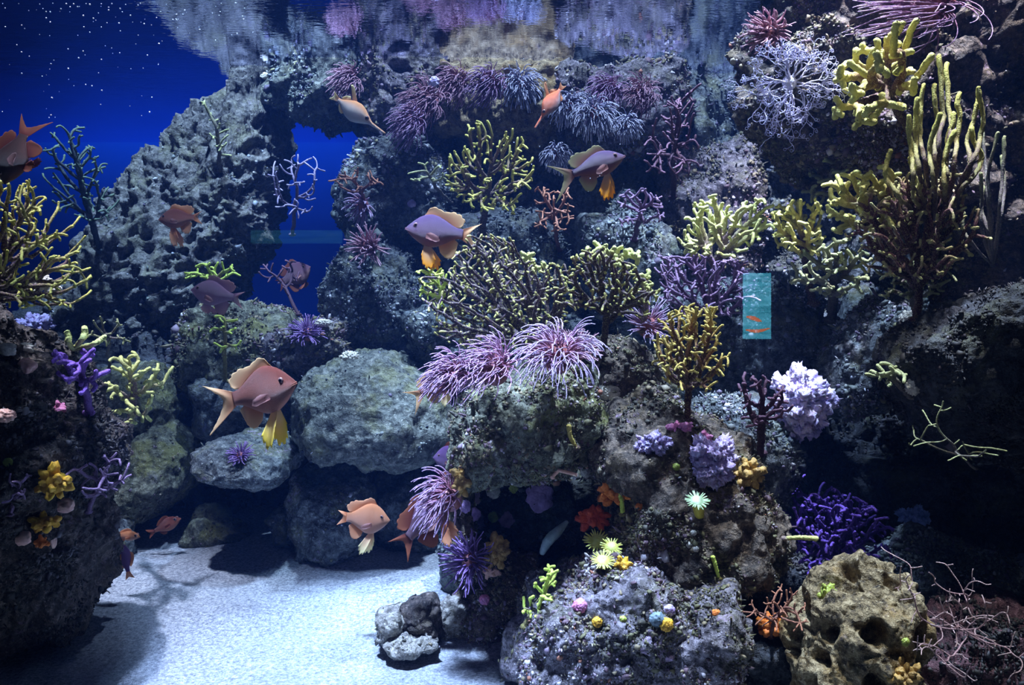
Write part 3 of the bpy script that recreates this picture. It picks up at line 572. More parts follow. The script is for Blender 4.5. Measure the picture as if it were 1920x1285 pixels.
    fan('sea_fan', 'dim olive fan in the shade left of the tall yellow fingers', sf, (1590, 420), [(1515, 380), (1525, 290), (1560, 250), (1620, 270), (1630, 340), (1600, 395)], 2.0, G['olive'], 14, 3.8, .2, .5, .4, .04, 51, 60, bd=2.2)
    fan('sea_fan', 'brownish twigs right of the blue gap', sf, (690, 390), [(615, 345), (640, 315), (700, 310), (720, 350), (660, 365)], 2.45, G['rust'], 14, 2.0, .25, .5, .3, .03, 52, 80, bd=2.55)
    fan('sea_fan', 'stubby brown branches on the dark overhanging rock', sf, (1710, 745), [(1630, 700), (1645, 670), (1680, 680), (1700, 700), (1680, 730), (1640, 725)], 1.50, G['olive'], 14, 4, .18, .5, .3, .02, 53, 90)
    fan('sea_fan', 'faint maroon twigs in the blue gap beside the dim fish', sf, (560, 590), [(470, 510), (500, 490), (560, 490), (560, 540), (500, 540)], 2.6, G['maroon'], 15, 2, .22, .5, .3, .03, 54, 80, bd=2.5)
    for lab, q, r, mt, d in (('single cream and pink finger sponge sticking out right of the central rocks', [(1470, 1010), (1500, 1008), (1530, 1010)], 4.5, 'pale', 1.6),
                             ('single short lime finger between the orange sponges and the violet tuft', [(1168, 965), (1166, 945), (1162, 925)], 5, 'lime', 1.5),
                             ('thin lime finger low on the central brown rock', [(1348, 1085), (1342, 1065), (1336, 1045)], 4, 'lime', 1.47),
                             ('tan curved finger standing in the notch between the two central rocks', [(1080, 840), (1070, 820), (1066, 800)], 5, 'gold', 1.55)):
        hd, _ = hit(*q[0]); whips('finger_sponge', lab, 'sponge', q[0], [q[1:]], min(hd, 2.0)-.01, G[mt], r, 61, .004, 400, wob=3)
fans()

# ------------------------------------------------------------------ basket star
def star():
    base = P(1480, 155, 1.66); root = empty('basket_star', base); tag(root, 'pale lavender basket star with curled branching arms at the upper right', 'basket star')
    rng = np.random.default_rng(5); mb = MB(); mb.ball(base, .014, 3, 1, (1, .6, 1)); mb.build('central_disc', G['star'], root)
    m = 1.66/F
    for k in range(17):
        a0 = k*2*math.pi/17+rng.normal(0, .12); mb = MB()
        L0 = rng.uniform(84, 112)*(1.25 if 3.3 < a0 % 6.283 < 4.4 else .9 if a0 % 6.283 > 1 and a0 % 6.283 < 3.2 else 1.0)
        st = [(0., 0., 0., a0, L0, 2.0, 0)]
        while st:
            x, z, y, a, L, r, lev = st.pop(); n = 10; px, pz, py = [x], [z], [y]; c = rng.normal(0, .05+.08*lev); aa = a
            for i in range(n):
                aa += c*(i/n)+rng.normal(0, .10)*(1+lev*.4); s = L*(.42 if lev else .26)/n; x += math.cos(aa)*s; z += math.sin(aa)*s; y += rng.normal(0, .9); px.append(x); pz.append(z); py.append(y)
            pts = base+np.stack([px, np.array(py)-4, pz], 1)*m
            mb.tube(pts, np.linspace(r, r*.78, n+1)*m, np.full(n+1, 1-lev/4.), 5)
            if lev < 4:
                for q in ((-1, 1) if lev else (-1, 0, 1)): st.append((x, z, y, aa+q*rng.uniform(.25, .60), L*.72*rng.uniform(.8, 1.15), r*.70, lev+1))
            else:
                for i in range(8): aa += .75*np.sign(c+.001); x += math.cos(aa)*2; z += math.sin(aa)*2; px.append(x); pz.append(z); py.append(y)
                mb.tube(base+np.stack([px[-9:], np.array(py[-9:])-4, pz[-9:]], 1)*m, np.full(9, r*.7)*m, np.zeros(9), 4)
        mb.build('arm', G['star'], root)
star()

# ------------------------------------------------------------------ anemones
AN = dict(
 pink=attr_mat('pink_anemone', [(0, (.42, .29, .46)), (.45, (.26, .12, .22)), (1, (.28, .07, .06))], sss=.1, rough=.55, var=.2),
 lav=attr_mat('lavender_anemone', [(0, (.44, .37, .54)), (.45, (.28, .16, .28)), (1, (.32, .09, .08))], sss=.1, rough=.55, var=.2),
 white=attr_mat('white_anemone', [(0, (.50, .50, .60)), (.6, (.26, .26, .40)), (1, (.20, .12, .18))], sss=.1, rough=.55, var=.2),
 purp=attr_mat('purple_anemone', [(0, (.28, .17, .42)), (.6, (.15, .07, .24)), (1, (.08, .03, .12))], sss=.1, rough=.4),
 red=attr_mat('rosy_anemone', [(0, (.46, .28, .36)), (.5, (.32, .15, .19)), (1, (.24, .08, .08))], sss=.1, rough=.55, var=.2))
COLM = flat_mat('anemone_column', (.36, .12, .10), (.22, .08, .10), 80, .5)
def anemone(label, px, py, rpx, d, mat, ntent=80, normal=(0, -.6, .8), droop=(0, 0, -1), seed=1, group=None, lenf=1.0, parts=True, rt=2.0, dr=.9, n=5, sq=1.0):
    rng = np.random.default_rng(seed); m = d/F; c = P(px, py, d); nrm = np.array(normal, float); nrm /= np.linalg.norm(nrm)
    u = np.cross(nrm, (1, .1, 0)); u /= np.linalg.norm(u); v = np.cross(nrm, u); R = rpx*m; dro = np.array(droop, float)
    root = empty('sea_anemone', c-nrm*R*.3); tag(root, label, 'sea anemone', group)
    mb = MB(); ths = np.linspace(0, 1, 6); mb.tube([c-nrm*R*(.45-.45*t) for t in ths], R*(.34+.10*np.sin(ths*3)), np.ones(6), 14); mb.build('column', COLM, root)
    allm = MB()
    for k in range(ntent):
        a = k*2.39996+rng.normal(0, .15); q = math.sqrt((k+.5)/ntent); rad = math.cos(a)*u+math.sin(a)*v
        p = c+rad*R*.38*q; L = R*lenf*rng.uniform(.75, 1.15); dirv = nrm*(1.15-.8*q)+rad*(.25+.9*q)*sq+rng.normal(0, .16, 3); dirv /= np.linalg.norm(dirv)
        pts = [p]; nseg = 12; ph = rng.uniform(0, 6.28); side = np.cross(dirv, (.3, .2, .9)); cv = rng.normal(0, 1)
        for i in range(nseg):
            t = (i+1)/nseg; dirv = dirv+dro*dr*2.2/nseg*t+side*(.16*math.sin(ph+t*5)+.05*cv); dirv /= np.linalg.norm(dirv); p = p+dirv*L/nseg; pts.append(p)
        mb = MB() if parts and k < 100 else allm
        mb.tube(pts, rt*m*np.linspace(1.15, .55, nseg+1), np.linspace(1, 0, nseg+1), n)
        if parts and mb is not allm: mb.build('tentacle', AN[mat], root)
    if allm.V:
        o = allm.build('tentacles', AN[mat], root); o['kind'] = 'stuff'
    return root
def anemones():
    anemone('large lavender anemone on top of the central rock, rightmost of the row of three', 1045, 665, 66, 1.50, 'lav', 170, (-.1, -.5, .8), (-.25, -.1, -1.1), 1, lenf=1.25, rt=1.6, dr=1.3)
    anemone('pink-purple anemone on the central rock, middle of the row of three', 925, 692, 58, 1.50, 'pink', 160, (-.4, -.5, .7), (-.7, -.1, -.9), 2, lenf=1.25, rt=1.5, dr=1.3, sq=.6)
    anemone('purple-pink anemone hanging off the left end of the central rock in front of a fish', 850, 706, 52, 1.50, 'pink', 160, (-.5, -.5, .6), (-.6, -.1, -1), 3, lenf=1.15, rt=1.5, dr=1.3, sq=.6)
    anemone('bristly mauve anemone right behind the large lavender one', 1085, 655, 40, 1.62, 'red', 60, (.3, -.5, .8), (.3, 0, -.5), 4, dr=.3)
    anemone('lavender anemone hanging beside a dark fish left of the central overhang', 838, 935, 52, 1.58, 'pink', 110, (-.7, -.5, .3), (-.5, 0, -1.1), 5, lenf=1.35, rt=1.5, dr=1.2, sq=.6)
    anemone('dark purple spiky anemone between the sand and the small brown rock', 882, 1052, 48, 1.70, 'purp', 90, (-.4, -.7, .3), (-.2, 0, -.4), 6, dr=.3)
    anemone('small round anemone with white centre right of the blue gap', 690, 462, 34, 2.40, 'red', 60, (0, -1, .2), (0, 0, -.3), 7, dr=.3)
    anemone('small striped mauve anemone tucked above the round white-centred one', 676, 386, 30, 2.55, 'lav', 50, (-.3, -.8, -.2), (-.4, 0, -.8), 8, parts=False)
    hd = [('pink flowing anemone below the long-snouted fish, upper of two', 800, 190, 48, 2.58, 'red', (-.2, -.8, .2), 9), ('pink glowing anemone below the long-snouted fish, lower of two', 775, 232, 46, 2.55, 'pink', (-.5, -.8, 0), 10),
          ('brownish anemone under the waterline just right of the pale square spot', 855, 158, 40, 2.62, 'red', (0, -.8, 0), 11), ('mauve anemone under the waterline, second from the right of its row', 915, 158, 42, 2.6, 'pink', (0, -.8, 0), 12),
          ('pale anemone under the waterline, rightmost of its row beside the small red fish', 975, 160, 40, 2.6, 'white', (.2, -.8, 0), 13), ('dull anemone at the waterline above the long-snouted fish', 652, 152, 34, 2.65, 'red', (0, -.8, 0), 14),
          ('white anemone right of the small red fish', 1068, 200, 36, 2.45, 'white', (-.2, -.8, 0), 15), ('white drooping anemone, brightest of the group right of the small red fish', 1115, 215, 44, 2.40, 'white', (0, -.8, -.1), 16),
          ('mauve anemone above the brightest white anemone', 1140, 172, 38, 2.48, 'pink', (0, -.8, .2), 17), ('pinkish anemone at the right end of the white group', 1200, 178, 38, 2.48, 'red', (.2, -.8, .2), 18),
          ('small bluish-white anemone below the right end of the white group', 1175, 235, 28, 2.42, 'white', (0, -.8, -.1), 19), ('pale anemone in the shade left of the purple fish tail', 1045, 290, 30, 2.45, 'white', (0, -.8, -.2), 20)]
    for lab, x, y, r, d, mt, nr, sd in hd:
        anemone(lab, x, y, r*.95, d, mt, 170, nr, (-.7 if mt != 'white' else .1, 0, -1), sd, parts=False, rt=1.15, lenf=1.05, dr=1.3, sq=.7)
    anemone('large purple anemone trailing at the top right edge', 1745, 5, 90, 1.72, 'pink', 170, (-.5, -.6, .1), (-1.3, 0, -.15), 21, lenf=1.35, rt=1.5, dr=1.3, sq=.7)
    anemone('rosy anemone left of the basket star at the top right', 1440, 62, 40, 1.78, 'red', 90, (-.4, -.8, 0), (-.6, 0, -.2), 22, parts=False)
    anemone('small purple anemone on the dark rock beyond the big boulder', 575, 625, 30, 2.3, 'purp', 90, (0, -.6, .8), (0, 0, -.4), 23, parts=False, rt=1.4)
    anemone('tiny purple anemone on the flat slab boulder', 450, 855, 22, 2.02, 'purp', 60, (0, -.6, .8), (0, 0, -.4), 24, parts=False, rt=1.4)
    anemone('mauve wispy anemone left of the tall orange-yellow fan', 1215, 610, 44, 1.85, 'lav', 90, (0, -.7, .6), (.2, 0, -.4), 25, parts=False, rt=1.3, dr=.4)
anemones()

# ------------------------------------------------------------------ fish
def fish_mat(name, back, mid, belly, rough=.42):
    back, mid, belly = tuple(x*.5 for x in back), tuple(x*.62 for x in mid), tuple(x*.7 for x in belly)
    m, nt, b = newmat(name); co = objco(nt); at = nd(nt, 'ShaderNodeAttribute', attribute_name='t')
    n = noise_n(nt, co, 60, 3); mm = nd(nt, 'ShaderNodeMath', operation='MULTIPLY_ADD'); nt.links.new(n, mm.inputs[0]); mm.inputs[1].default_value = .3; nt.links.new(at.outputs['Fac'], mm.inputs[2])
    c = ramp_n(nt, mm.outputs[0], [(.22, belly), (.55, mid), (1, back)])
    sc = vor_n(nt, co, 260); c = mix_n(nt, ramp_n(nt, sc, [(.3, (0, 0, 0)), (.7, (.28,)*3)]), c, tuple(x*.45 for x in mid))
    nt.links.new(c, b.inputs['Base Color']); b.inputs['Roughness'].default_value = rough
    nt.links.new(bump_n(nt, sc, .0012, .7), b.inputs['Normal']); return m
def fin_mat(name, inner, outer, alpha=.82):
    m = bpy.data.materials.new(name); m.use_nodes = True; nt = m.node_tree; nt.nodes.clear(); out = nd(nt, 'ShaderNodeOutputMaterial')
    at = nd(nt, 'ShaderNodeAttribute', attribute_name='t'); c = ramp_n(nt, at.outputs['Fac'], [(.15, inner), (.9, outer)])
    d = nd(nt, 'ShaderNodeBsdfDiffuse'); t = nd(nt, 'ShaderNodeBsdfTranslucent'); x = nd(nt, 'ShaderNodeMixShader'); tr = nd(nt, 'ShaderNodeBsdfTransparent'); y = nd(nt, 'ShaderNodeMixShader')
    nt.links.new(c, d.inputs[0]); nt.links.new(c, t.inputs[0]); x.inputs[0].default_value = .5; nt.links.new(d.outputs[0], x.inputs[1]); nt.links.new(t.outputs[0], x.inputs[2])
    y.inputs[0].default_value = alpha; nt.links.new(tr.outputs[0], y.inputs[1]); nt.links.new(x.outputs[0], y.inputs[2]); nt.links.new(y.outputs[0], out.inputs[0]); return m
M_EYE, nt, b = newmat('fish_eye'); b.inputs['Base Color'].default_value = (.20, .11, .10, 1); b.inputs['Roughness'].default_value = .15
M_PUP, nt, b = newmat('fish_pupil'); b.inputs['Base Color'].default_value = (.004, .004, .008, 1); b.inputs['Roughness'].default_value = .1
def resamp(p, n):
    p = np.asarray(p, float); L = np.concatenate([[0], np.cumsum(np.linalg.norm(np.diff(p, axis=0), axis=1))]); t = np.linspace(0, L[-1], n)
    return np.stack([np.interp(t, L, p[:, k]) for k in range(p.shape[1])], 1)
def fin(name, root, basep, tip, m, wave=.01, n=26, k=10, yo=0, flare=0, scal=.03, scale=1, seed=0):
    """thin ray-ribbed membrane lofted from its base curve to its free edge, in the fish's own frame"""
    B = resamp(smooth_path(basep, 30) if len(basep) > 2 else basep, n); Tt = resamp(smooth_path(tip, 50), n); rng = np.random.default_rng(seed)
    V = []; A = []; th = .0035
    for s in (1, -1):
        for j in range(k+1):
            t = j/k; q = B*(1-t)+Tt*t; i = np.arange(n)
            if t > .75: q = q+(B-Tt)*(((i % 3) == 1)*scal*(t-.75)*4)[:, None]
            y = yo*(1+flare*t*6)+wave*np.sin(i/n*7+t*3+seed)*t+s*th*(1-.55*t)*(.55+.45*((i % 2) == 0))
            V.append(np.stack([q[:, 0], y, q[:, 1]], 1)*scale); A.append(np.full(n, t))
    V = np.concatenate(V); h = (k+1)*n; g = np.arange(h).reshape(k+1, n); Q = []
    for o in (0, h):
        a = np.stack([g[:-1, :-1], g[:-1, 1:], g[1:, 1:], g[1:, :-1]], -1).reshape(-1, 4)+o; Q.append(a if o == 0 else a[:, ::-1])
    rim = np.concatenate([g[0], g[1:, -1], g[-1, ::-1][1:], g[::-1, 0][1:-1]]); r2 = np.roll(rim, -1)
    Q.append(np.stack([rim, rim+h, r2+h, r2], -1))
    return mesh_np(name, V, None, m, parent=root, quads=np.vstack(Q), attr=np.concatenate(A), local=True)
PROF = np.array([(0, 0.00, -.02, .02), (.03, .07, -.07, .20), (.08, .15, -.16, .42), (.15, .27, -.26, .68), (.24, .39, -.36, .88), (.34, .47, -.45, 1), (.45, .50, -.49, 1), (.56, .46, -.46, .90), (.68, .36, -.36, .70), (.80, .24, -.24, .46), (.90, .16, -.16, .27), (1, .145, -.145, .13)])
SNIPE = np.array([(0, .05, -.05, .10), (.04, .06, -.06, .14), (.30, .085, -.085, .18), (.34, .14, -.12, .38), (.42, .27, -.25, .7), (.52, .42, -.40, .95), (.62, .50, -.50, 1), (.74, .45, -.45, .9), (.85, .28, -.28, .6), (.94, .12, -.12, .3), (1, .10, -.10, .14)])
SLIM = PROF*np.array((1, 1, 1, 1.1))
fP = None
def fish(label, nose, ped, d, hr, bm, fm, pm, dd=0, roll=0, bend=0, prof=PROF, kind='anthias', wid=.15, tail=1., seed=0, group=None, long=1., eye_s=1., pelvic=1.):
    m = d/F; a = P(nose[0], nose[1], d); b = P(ped[0], ped[1], d); a[1] += dd/2; b[1] -= dd/2
    X = a-b; L = np.linalg.norm(X); X /= L; Z = np.array((0, 0, 1.)); Z = Z-X*(Z@X)
    if np.linalg.norm(Z) < .15: Z = np.array((1, 0, 0.))
    Z /= np.linalg.norm(Z)
    Z = Z*math.cos(roll)+np.cross(X, Z)*math.sin(roll); Y = np.cross(Z, X)
    root = empty('fish', (a+b)/2); tag(root, label, 'fish', group)
    root.rotation_mode = 'QUATERNION'; root.rotation_quaternion = Matrix((X, Y, Z)).transposed().to_quaternion(); root.scale = (L, L, L)
    s = np.linspace(0, 1, 46); n = 28; top = np.interp(s, prof[:, 0], prof[:, 1])*hr; bot = np.interp(s, prof[:, 0], prof[:, 2])*hr; wd = np.interp(s, prof[:, 0], prof[:, 3])*wid
    kk = np.array([.25, .5, .25])
    for arr in (top, bot, wd): arr[1:-1] = np.convolve(arr, kk, 'same')[1:-1]
    def bd(V):
        V = np.array(V, float); V[:, 1] += bend*np.clip(.15-V[:, 0], 0, 3)**2; return V
    V = []; A = []; an = np.arange(n)*2*np.pi/n
    for i in range(len(s)):
        c, h = (top[i]+bot[i])/2, (top[i]-bot[i])/2; ca, sa = np.cos(an), np.sin(an)
        V.append(np.stack([np.full(n, .5-s[i]), wd[i]*np.sign(ca)*np.abs(ca)**.9, c+h*sa], 1)); A.append(.5+.5*sa)
    V = np.concatenate(V); i = np.arange(len(s)*n).reshape(-1, n); j = np.roll(i, -1, 1)
    Q = np.stack([i[:-1], j[:-1], j[1:], i[1:]], -1).reshape(-1, 4)
    V = np.vstack([V, [.5+.004, 0, 0], [-.503, 0, 0]]); T = [[n*len(s), j[0, k], i[0, k]] for k in range(n)]+[[n*len(s)+1, i[-1, k], j[-1, k]] for k in range(n)]
    mesh_np('body', bd(V), np.array(T), bm, parent=root, quads=Q, attr=np.concatenate(A+[np.array([.5, .5])]), local=True)
    tz = lambda x: np.interp(.5-x, s, top)-.012; bz = lambda x: np.interp(.5-x, s, bot)+.012; wy = lambda x: np.interp(.5-x, s, wd)
    def F_(nm, B, Tp, mm, **k):
        o = fin(nm, root, B, Tp, mm, seed=seed, **k)
        if bend:
            me = o.data; co = np.zeros(len(me.vertices)*3, np.float32); me.vertices.foreach_get('co', co); me.vertices.foreach_set('co', bd(co.reshape(-1, 3)).astype(np.float32).ravel()); me.update()
        return o
    if kind == 'anthias':
        bx = np.linspace(.20, -.36, 9); tb = [(x, tz(x)) for x in bx]
        F_('dorsal_fin', tb, [(.17, tz(.2)+.05), (.10, tz(.1)+.13), (0, tz(0)+.15), (-.1, tz(-.1)+.14), (-.2, tz(-.2)+.17), (-.32, tz(-.3)+.24), (-.46, tz(-.4)+.23), (-.52, tz(-.4)+.12), (-.44, tz(-.4)+.02)], fm, scal=.10)
        F_('tail_fin', [(-.47, .07*hr*2), (-.49, 0), (-.47, -.07*hr*2)], [(-.5-.42*tail, .30*tail), (-.5-.27*tail, .17*tail), (-.5-.17*tail, .02), (-.5-.28*tail, -.18*tail), (-.5-.46*tail*long, -.40*tail*long)], fm, wave=.02, scal=.04)
        F_('anal_fin', [(x, bz(x)) for x in (-.10, -.2, -.36)], [(-.14, bz(-.1)-.12), (-.26, bz(-.2)-.26), (-.38, bz(-.3)-.27), (-.44, bz(-.36)-.06)], fm)
        for sg in (1, -1):
            F_('pelvic_fin', [(.14, bz(.14)+.02), (.04, bz(.04)+.02)], [(.12+.05*sg, bz(0)-.22*pelvic), (.04+.07*sg, bz(0)-.44*pelvic), (-.08+.05*sg, bz(0)-.50*pelvic), (-.14+.04*sg, bz(0)-.30*pelvic)], pm, yo=.03*sg, flare=.35, scal=.12, n=18)
            F_('pectoral_fin', [(.12, -.06), (.12, -.14)], [(.03, -.04), (-.06, -.07), (-.13, -.13), (-.10, -.19), (.02, -.17)], fP, yo=wy(.1)*sg*.93, flare=.12, n=16, scal=.06)
    elif kind == 'small':
        F_('dorsal_fin', [(x, tz(x)) for x in (.15, 0, -.15, -.3)], [(.08, tz(.1)+.09), (-.05, tz(0)+.11), (-.25, tz(-.2)+.10), (-.38, tz(-.3)+.03)], fm)
        F_('tail_fin', [(-.47, .10*hr), (-.49, 0), (-.47, -.10*hr)], [(-.78, .17), (-.72, .06), (-.68, 0), (-.72, -.06), (-.78, -.17)], fm, wave=.02)
        F_('anal_fin', [(x, bz(x)) for x in (-.1, -.2, -.32)], [(-.15, bz(-.1)-.09), (-.28, bz(-.2)-.10), (-.38, bz(-.3)-.02)], fm)
        for sg in (1, -1): F_('pectoral_fin', [(.15, 0), (.15, -.08)], [(.08, .02), (-.02, 0), (-.04, -.08), (.06, -.10)], fm, yo=wy(.15)*sg*.95, flare=.12, n=14)
    else:
        F_('dorsal_spine', [(-.20, tz(-.2)), (-.28, tz(-.28))], [(-.38, tz(-.2)+.17), (-.44, tz(-.2)+.20), (-.47, tz(-.2)+.18)], fm, scal=0, n=10)
        F_('dorsal_fin', [(x, tz(x)) for x in (-.3, -.36, -.42)], [(-.36, tz(-.3)+.06), (-.42, tz(-.36)+.06), (-.47, tz(-.42)+.02)], fm, n=12)
        F_('tail_fin', [(-.48, .03), (-.49, 0), (-.48, -.03)], [(-.64, .08), (-.60, 0), (-.64, -.08)], fm, n=14)
        F_('anal_fin', [(x, bz(x)) for x in (-.28, -.34, -.42)], [(-.32, bz(-.28)-.04), (-.38, bz(-.34)-.05), (-.45, bz(-.42)-.01)], fm, n=12)
    ex = {'anthias': .315, 'small': .34, 'snipe': .10}[kind]; ez = {'anthias': .12*hr, 'small': .06, 'snipe': .03}[kind]; er = (.042 if kind != 'small' else .055)*eye_s
    U, T = ico(3)
    for sg in (1, -1):
        c = np.array((ex, wy(ex)*sg*.88, ez)); e = mesh_np('eye', c+U*er*np.array((1, .5, 1)), T, M_EYE, parent=root, local=True)
        mesh_np('pupil', c+np.array((0, sg*er*.20, 0))+U*er*.62*np.array((1, .70, 1)), T, M_PUP, parent=e, local=True)
    # lips
    if kind != 'snipe':
        mb = MB(); q = np.linspace(-1, 1, 9)
        for dz in (.010, -.012): mb.tube([(.497-.05*abs(t)-.02*abs(t)**2, .045*t, dz-.004-.02*abs(t)) for t in q], np.full(9, .010), np.full(9, .3), 6)
        mb.build('mouth', bm, root, local=True)
    return root
def all_fish():
    global fP
    OR = fish_mat('red_brown_fish', (.30, .06, .035), (.58, .13, .06), (.85, .34, .20)); PUR = fish_mat('purple_fish', (.17, .09, .26), (.24, .09, .20), (.46, .17, .14))
    MAU = fish_mat('mauve_fish', (.44, .22, .34), (.46, .20, .30), (.62, .36, .46)); PEA = fish_mat('peach_fish', (1.0, .36, .14), (1.0, .38, .18), (1.0, .48, .32)); DRK = fish_mat('dark_red_fish', (.10, .014, .008), (.10, .018, .01), (.18, .04, .02))
    DPU = fish_mat('dark_mauve_fish', (.22, .08, .14), (.26, .09, .14), (.40, .16, .12)); SIL = fish_mat('orange_backed_silver_fish', (1.7, .70, .26), (1.1, .86, .78), (1.0, 1.0, 1.0), .3); RED = fish_mat('orange_red_fish', (1.8, .36, .10), (1.2, .28, .12), (.42, .34, .36))
    VIO = fish_mat('violet_fish', (.24, .10, .34), (.26, .10, .34), (.34, .18, .40))
    fP = fin_mat('pale_mauve_fin', (.48, .24, .22), (.58, .34, .32), .5); fT = fin_mat('tan_fin', (.70, .34, .18), (.88, .62, .34), .85); fO = fin_mat('orange_fin', (.75, .28, .12), (.85, .46, .26)); fY = fin_mat('yellow_fin', (1, .74, .42), (1, .80, .12), .95)
    fG = fin_mat('greenish_fin', (.46, .24, .20), (.50, .46, .26), .7); fV = fin_mat('orange_tipped_fin', (.62, .46, .36), (1, .48, .03), .95); fD = fin_mat('dark_fin', (.28, .08, .06), (.42, .15, .08)); fM = fin_mat('mauve_fin', (.50, .26, .36), (.60, .32, .32), .75); fC = fin_mat('cream_fin', (.85, .50, .32), (.95, .85, .50), .92)
    fish('large red-brown fish with yellow hanging belly fins, head raised to the right', (559, 716), (434, 750), 1.42, .70, OR, fT, fY, dd=-.02, seed=1, long=1.1, wid=.14)
    fish('purple fish with a tall greenish back fin and orange-tipped belly fins', (1172, 292), (1074, 326), 1.85, .46, PUR, fG, fV, seed=2, long=1.05, pelvic=.9)
    fish('purple fish facing left with bright orange belly fins', (760, 428), (868, 440), 1.65, .58, PUR, fT, fV, seed=3, tail=.75, pelvic=.8)
    fish('mauve-pink fish facing left in front of the small yellow fan', (358, 543), (438, 558), 2.10, .60, MAU, fM, fM, seed=4, tail=.6, pelvic=.4)
    fish('brownish orange fish in front of the rock column', (297, 412), (364, 408), 2.30, .58, OR, fO, fO, seed=5, tail=.55, pelvic=1.1, roll=.1)
    fish('dark red fish swimming head-down at the left edge with its tail curled up', (8, 345), (38, 250), 1.28, .62, DRK, fD, fD, seed=6, tail=.9, bend=-.3, pelvic=.4)
    fish('peach orange fish facing right above the sand with pale belly fins', (731, 976), (650, 970), 1.72, .72, PEA, fO, fC, seed=7, tail=.5, pelvic=1.0)
    fish('dark mauve fish half hidden by the anemone left of the central overhang', (842, 925), (766, 1008), 1.66, .56, DPU, fD, fO, seed=8, tail=.7, pelvic=.7)
    fish('orange fish with its head hidden by the pink anemones', (846, 702), (790, 738), 1.56, .62, OR, fT, fC, seed=9, tail=1.1, pelvic=.8)
    fish('small maroon fish peeping out left of the central rock', (812, 858), (872, 862), 1.82, .80, VIO, fD, fD, seed=10, tail=.5, pelvic=.3)
    fish('dim maroon fish hovering in the blue gap', (582, 500), (532, 528), 2.75, .8, DPU, fD, fD, seed=11, tail=.6, pelvic=.3)
    fish('small orange fish with a pale stripe at the left edge of the sand', (263, 1007), (218, 1003), 1.90, .42, PEA, fO, fO, kind='small', seed=12, eye_s=1.2)
    fish('small dim orange fish in the shade behind the sand', (339, 972), (290, 996), 2.20, .46, OR, fD, fD, kind='small', seed=13, eye_s=1.2)
    fish('small violet fish swimming upright with an orange tail at the left edge of the sand', (226, 1018), (240, 1072), 1.84, .48, VIO, fO, fM, kind='small', seed=14)
    fish('blurry orange fish in the shadow below the big round boulder', (692, 850), (742, 834), 2.02, .34, OR, fO, fO, kind='small', seed=15)
    fish('silver long-snouted fish with an orange back at the top centre', (722, 251), (634, 187), 1.95, .36, SIL, fC, fC, prof=SNIPE, kind='snipe', seed=16, wid=.10)
    fish('orange-red long-snouted fish pointing down beside the white anemones', (1003, 240), (1050, 168), 2.15, .38, RED, fO, fO, prof=SNIPE, kind='snipe', seed=17, wid=.10, roll=.0)
all_fish()

# ------------------------------------------------------------------ sponges, soft corals, small growths
def lump_mesh(c, r, sc, f, amp, sub=4, seed=1, spike=False):
    U, T = ico(sub); X = U*f+seed*5.3
    w = worley(X, seed); h = 1+amp*(.9-w*1.3)+.15*fbm(U*1.5+seed, 2, seed)
    if spike: h = 1+amp*(np.clip(vnoise(X*1.6, seed), 0, 1)**.7)+.20*fbm(U*2.1+seed, 3, seed)
    return np.asarray(c)+U*h[:, None]*r*np.array(sc), T
SM = dict(yel=flat_mat('yellow_sponge', (.85, .50, .03), (.60, .30, .02), 40, .6, .002, 300, .1), org=flat_mat('orange_sponge', (.80, .24, .03), (.55, .14, .02), 40, .6, .002, 300, .1), red=flat_mat('red_orange_sponge', (.66, .09, .02), (.45, .05, .02), 40, .6, .002, 300, .1),
          mus=flat_mat('mustard_sponge', (.58, .36, .10), (.30, .18, .05), 60, .6, .002, 300), peach=flat_mat('peach_clam', (.85, .50, .40), (.65, .38, .30), 60, .5, .001, 200, .2), lav=flat_mat('lavender_soft_coral', (.58, .50, .78), (.34, .24, .46), 90, .6, .003, 400, .2),
          wht=flat_mat('white_violet_soft_coral', (.95, .80, .98), (.62, .52, .92), 45, .6, .003, 380, .2), pink=flat_mat('pink_crust', (.80, .24, .42), (.55, .22, .40), 60, .6, .002, 300), dpur=flat_mat('purple_patch', (.40, .26, .50), (.22, .14, .30), 70, .7, .001, 300),
          blu=flat_mat('bluish_tuft', (.30, .42, .80), (.12, .20, .50), 70, .7, .003, 300), cup=flat_mat('pale_green_polyp', (.55, .74, .46), (.38, .56, .30), 80, .5, .001, 200, .2), cupy=flat_mat('pale_yellow_polyp', (.72, .76, .26), (.60, .60, .10), 80, .5, .001, 200, .2), stem=flat_mat('yellow_polyp_stem', (.80, .70, .10), (.60, .50, .06), 60, .5, .001, 200, .2), cream=flat_mat('cream_growth', (.80, .76, .62), (.50, .46, .40), 60, .6, .002, 200), slate=flat_mat('slate_skin', (.22, .30, .34), (.12, .17, .20), 60, .5, .001, 200), lime=flat_mat('lime_dot', (.42, .50, .09), (.28, .32, .05), 60, .5, .001, 200))
